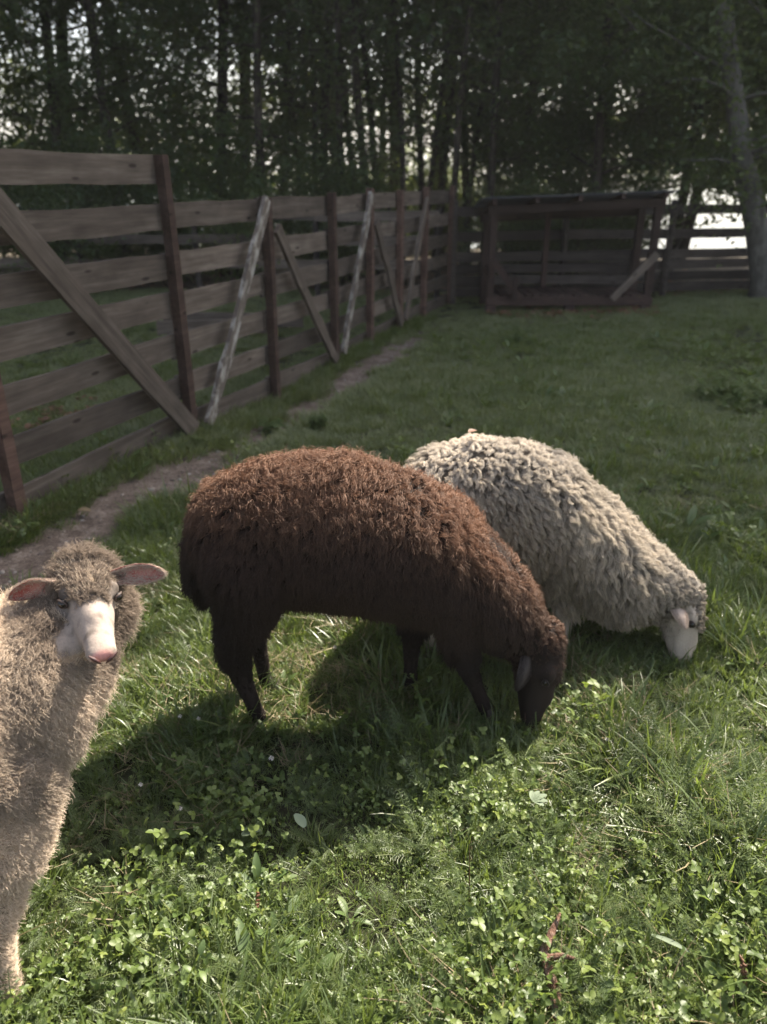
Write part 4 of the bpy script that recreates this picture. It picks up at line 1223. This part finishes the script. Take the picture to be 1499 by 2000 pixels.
P, N, PW = P[k_], N[k_], PW[k_]
L = HL.loc(PW); fm = face_mask(L); legl = np.clip((PW[:, 2] - .14) / .16, 0, 1)
headw = np.clip(1 - np.linalg.norm(PW - np.array(HL.O), axis=1) / .16, 0, 1); headw = np.clip(headw * 3, 0, 1)
ln = (.036 + .010 * pnoise(PW, 11, 1)) * (.18 + .82 * legl); ln = np.where(fm, 0, ln)
top = (L[:, 1] > -.06) & (L[:, 2] > .02)
ln = np.where(top & ~fm, .018, ln)
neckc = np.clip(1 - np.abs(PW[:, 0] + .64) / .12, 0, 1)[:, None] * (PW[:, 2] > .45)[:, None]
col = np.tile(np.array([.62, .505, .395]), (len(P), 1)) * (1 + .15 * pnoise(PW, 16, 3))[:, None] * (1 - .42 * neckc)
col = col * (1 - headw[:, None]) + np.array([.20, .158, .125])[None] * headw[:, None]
ex = np.stack([-.15 + .55 * pnoise(PW, 22, 3), .45 * pnoise(PW, 24, 4), .3 * pnoise(PW, 26, 1)], -1)
ex += headw[:, None] * (np.array(HL.f) * .9)[None] * top[:, None]
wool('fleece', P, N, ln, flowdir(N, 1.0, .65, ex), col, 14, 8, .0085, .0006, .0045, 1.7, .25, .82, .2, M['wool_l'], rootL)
P, N = sample(meL, 160000); PW = P + np.array(O); L = HL.loc(PW); fm = face_mask(L)
wool('short_hair', P, N, np.where(fm, .0045, .018), flowdir(N, .2, .3, np.tile(-np.array(HL.f), (len(P), 1))) + N * (.8 * ~fm[:, None]), np.where(fm[:, None], fl_(PW) * 1.15, np.array([[.52, .42, .32]])), 1, 4, .001, np.float64(.00035), .0, 1, 0, 0, .2, M['fur'], rootL)

for o, a, root in EARS:
    dark = o.data.materials[0] is M['ear_dark']
    P, N = sample(o.data, 2600)
    c = (.035, .027, .024) if dark else (.42, .33, .27)
    h = wool('ear_hair', P, N, np.full(len(P), .007), np.tile(np.array(a) * 1.0, (len(P), 1)) + N * .55 + rng.normal(0, .15, P.shape), np.tile(np.array(c), (len(P), 1)), 1, 3, .001, .0004, 0., 1, .1, 0, .2, M['fur'], o)

# ------------------------------------------------------------------ small things in the grass
V, F = [], []
pts = [Vector(p) for p in ((.325, .93, .05), (.33, .985, .062), (.325, 1.03, .068), (.322, 1.065, .074), (.345, 1.10, .080), (.37, 1.14, .088))]
tube(V, F, pts, [.010, .0115, .0105, .009, .008, .003], 9)
st = empty('fallen_branch', (0, 0, 0)); tag(st, 'short crooked reddish-brown dead branch lying in the foreground clover', 'branch')
obj('stem', mesh_np('stem', V, F, True), M['stick'], st)
V, F = [], []
tube(V, F, [Vector(p) for p in ((.322, 1.05, .072), (.355, 1.052, .078), (.385, 1.045, .076))], [.007, .006, .003], 7)
obj('twig', mesh_np('twig', V, F, True), M['stick'], st)

def leaf_thing(name, x, y, z, L, w, az, tilt, mat, label, cat='leaf', n=1):
    b = PB()
    for k in range(n):
        a = az + (k - (n - 1) / 2) * .55
        h = Vector((math.cos(a), math.sin(a), 0)); d = (h * math.cos(tilt) + Vector((0, 0, 1)) * math.sin(tilt)).normalized()
        nr = (Vector((0, 0, 1)) * math.cos(tilt) - h * math.sin(tilt)).normalized()
        b.leaf(Vector((0, 0, 0)), d, nr, L * (1 - .12 * abs(k - (n - 1) / 2)), w, random.random(), 6, .2)
    o = obj(name, b.mesh(name, M[mat]), None, None, (x, y, z)); tag(o, label, cat)
    return o
leaf_thing('fallen_leaf', -.335, 1.36, .075, .045, .013, .5, .1, 'pale_leaf', 'small pale grey-green leaf lying on the shaded grass in front of the brown sheep')
leaf_thing('fallen_leaf', -.19, 1.40, .06, .04, .013, 2.4, .6, 'pale_leaf', 'larger pale leaf standing up at the edge of the sunny patch')
leaf_thing('fallen_leaf', .55, 1.10, .075, .075, .006, -.5, .15, 'pale_leaf', 'long narrow pale leaf shining in the clover right of the dead branch')
leaf_thing('palmate_leaf', .37, 1.46, .085, .040, .008, .4, .3, 'pale_leaf', 'pale hand-shaped leaf in the sunny grass below the grazing sheep', n=5)
leaf_thing('fallen_leaf', fence_x(3.4) + .28, 3.42, .02, .06, .025, .2, .05, 'dry', 'brown dead leaf lying on the dirt path near the left fence')
# clover flowers
b = PB(); random.seed(5)
for k in range(46):
    a = U(0, 6.28); e = U(-.4, 1.5); d = Vector((math.cos(a) * math.cos(e), math.sin(a) * math.cos(e), math.sin(e)))
    b.strip([d * .001, d * .0075], [.0007, .0011], random.random())
m, nt, bb = nmat('clover_flower'); bb.inputs['Base Color'].default_value = (.62, .58, .52, 1); bb.inputs['Roughness'].default_value = .7
fl = b.mesh('blossom', m)
V, F = [], []; tube(V, F, [Vector((0, 0, -.07)), Vector((.003, 0, -.03)), Vector((0, 0, 0))], [.0007] * 3, 4)
fs = mesh_np('stem', V, F); fs.materials.append(M['clover'])
for x, y in ((-.53, 1.78), (-.585, 1.79), (-.62, 1.52), (-.50, 1.44), (-.16, 2.15), (-.30, 1.62), (.62, 1.7)):
    r = empty('clover_flower', (x, y, float(gh(x, y)) + .075)); s = U(.75, 1.0); r.scale = (s, s, s)
    tag(r, 'small white clover flower standing in the pasture grass', 'flower', 'white clover flowers')
    for nm, me in (('blossom', fl), ('stem', fs)):
        o = bpy.data.objects.new(nm, me); COL.objects.link(o); o.parent = r

# leafy weeds one can tell apart
def bush_weed(x, y, h, n, sp_, label, mat='weed'):
    b = PB()
    for k in range(n):
        a = U(0, 6.28); r = sp_ * math.sqrt(random.random()); hh = h * U(.5, 1) * (1 - .4 * r / sp_)
        base = Vector((r * math.cos(a), r * math.sin(a), 0)); top = base + Vector((U(-.04, .04), U(-.04, .04), hh))
        b.strip([base, top], [.0015, .001], .5)
        for q in range(7):
            t = .25 + .75 * q / 6; c = base.lerp(top, t); az = q * 2.2 + a
            for s in (0, math.pi):
                hd = Vector((math.cos(az + s), math.sin(az + s), U(-.1, .5))).normalized()
                b.leaf(c, hd, (Vector((0, 0, 1)) - hd * hd.z).normalized(), .055 * (1.15 - .5 * t), .015, min(1, max(0, random.gauss(.3, .2))), 3, .3)
    o = obj('weed_clump', b.mesh('weed_clump', M[mat]), None, None, (x, y, float(gh(x, y)))); tag(o, label, 'weed')
bush_weed(2.5, 5.4, .26, 34, .30, 'dark nettle clump in the shaded pasture at the right edge')
bush_weed(-.72, 4.95, .13, 9, .09, 'bright leafy weed beside the dirt path behind the brown sheep')
bush_weed(-.45, 4.9, .16, 7, .06, 'pale upright weed right of the path near the fence braces')
bush_weed(1.35, 7.6, .12, 12, .16, 'leafy weed clump in the middle of the shaded pasture')
bush_weed(-.30, 1.27, .085, 7, .05, 'small upright weed at the edge of the sunny clover in front')
bpy.data.objects['weed_clump.004'].scale = (.5, .5, .6)

leaf_thing('fallen_leaf', .275, 2.37, .748, .035, .014, .6, .2, 'brown_leaf', 'orange-brown dead leaf caught in the wool on the back of the pale grazing sheep')
def stalk(x, y, h, lean, label, knobs=0, mat='dry'):
    V, F = [], []; p = [Vector((lean * h * (i / 5) ** 1.5, U(-.003, .003), h * i / 5)) for i in range(6)]
    tube(V, F, p, [.0014, .0013, .0012, .0011, .0009, .0005], 5)
    for k in range(knobs):
        t = .45 + .55 * k / knobs; q = p[0].lerp(p[5], t); a = U(0, 6.28)
        e = q + Vector((math.cos(a) * .008, math.sin(a) * .008, .004))
        tube(V, F, [q, (q + e) / 2, e], [.002, .0028, .001], 4)
    o = obj('dry_stalk', mesh_np('dry_stalk', V, F, True, [.3] * len(V)), M[mat], None, (x, y, float(gh(x, y)))); tag(o, label, 'stalk')
stalk(.72, 1.01, .13, -.25, 'dark reddish dead seed stalk in the bottom right corner', 26, 'brown_leaf')
stalk(.19, 1.22, .20, -.03, 'thin brown dry stem standing upright in the sunny clover', 0, 'brown_leaf')
stalk(.78, 2.02, .10, .4, 'short pale dry stem leaning in the sunny grass at the right', 0)
stalk(-.28, 1.18, .11, .1, 'short brown bare stem standing in the clover left of the dead branch', 5, 'brown_leaf')
P_lit = []
for _ in range(3):
    b = PB()
    for k in range(5):
        a = U(0, 6.28); d = Vector((math.cos(a), math.sin(a), U(-.1, .3))).normalized()
        b.leaf(Vector((U(-.05, .05), U(-.05, .05), U(.01, .04))), d, Vector((U(-.3, .3), U(-.3, .3), 1)).normalized(), U(.03, .06), U(.01, .018), random.random(), 3, U(-.3, .4))
    P_lit.append(b.mesh('dead_leaves', M['brown_leaf']))
Pg = np.concatenate([np.stack([rng.normal(-2.15, .35, 60), rng.normal(5.15, .16, 60), np.zeros(60)], -1), np.stack([rng.uniform(1.2, 3.3, 90), rng.normal(9.35, .2, 90), np.zeros(90)], -1),
                     np.stack([rng.uniform(-5, 7, 500), rng.uniform(10.8, 14, 500), np.zeros(500)], -1)]); Pg[:, 2] = gh(Pg[:, 0], Pg[:, 1]) + .015
scatter('dead_leaves', P_lit, Pg, rng.uniform(.7, 1.2, len(Pg)), 'brown dead leaves lying beyond the fence, by the shelter and under the trees', 'leaf litter')
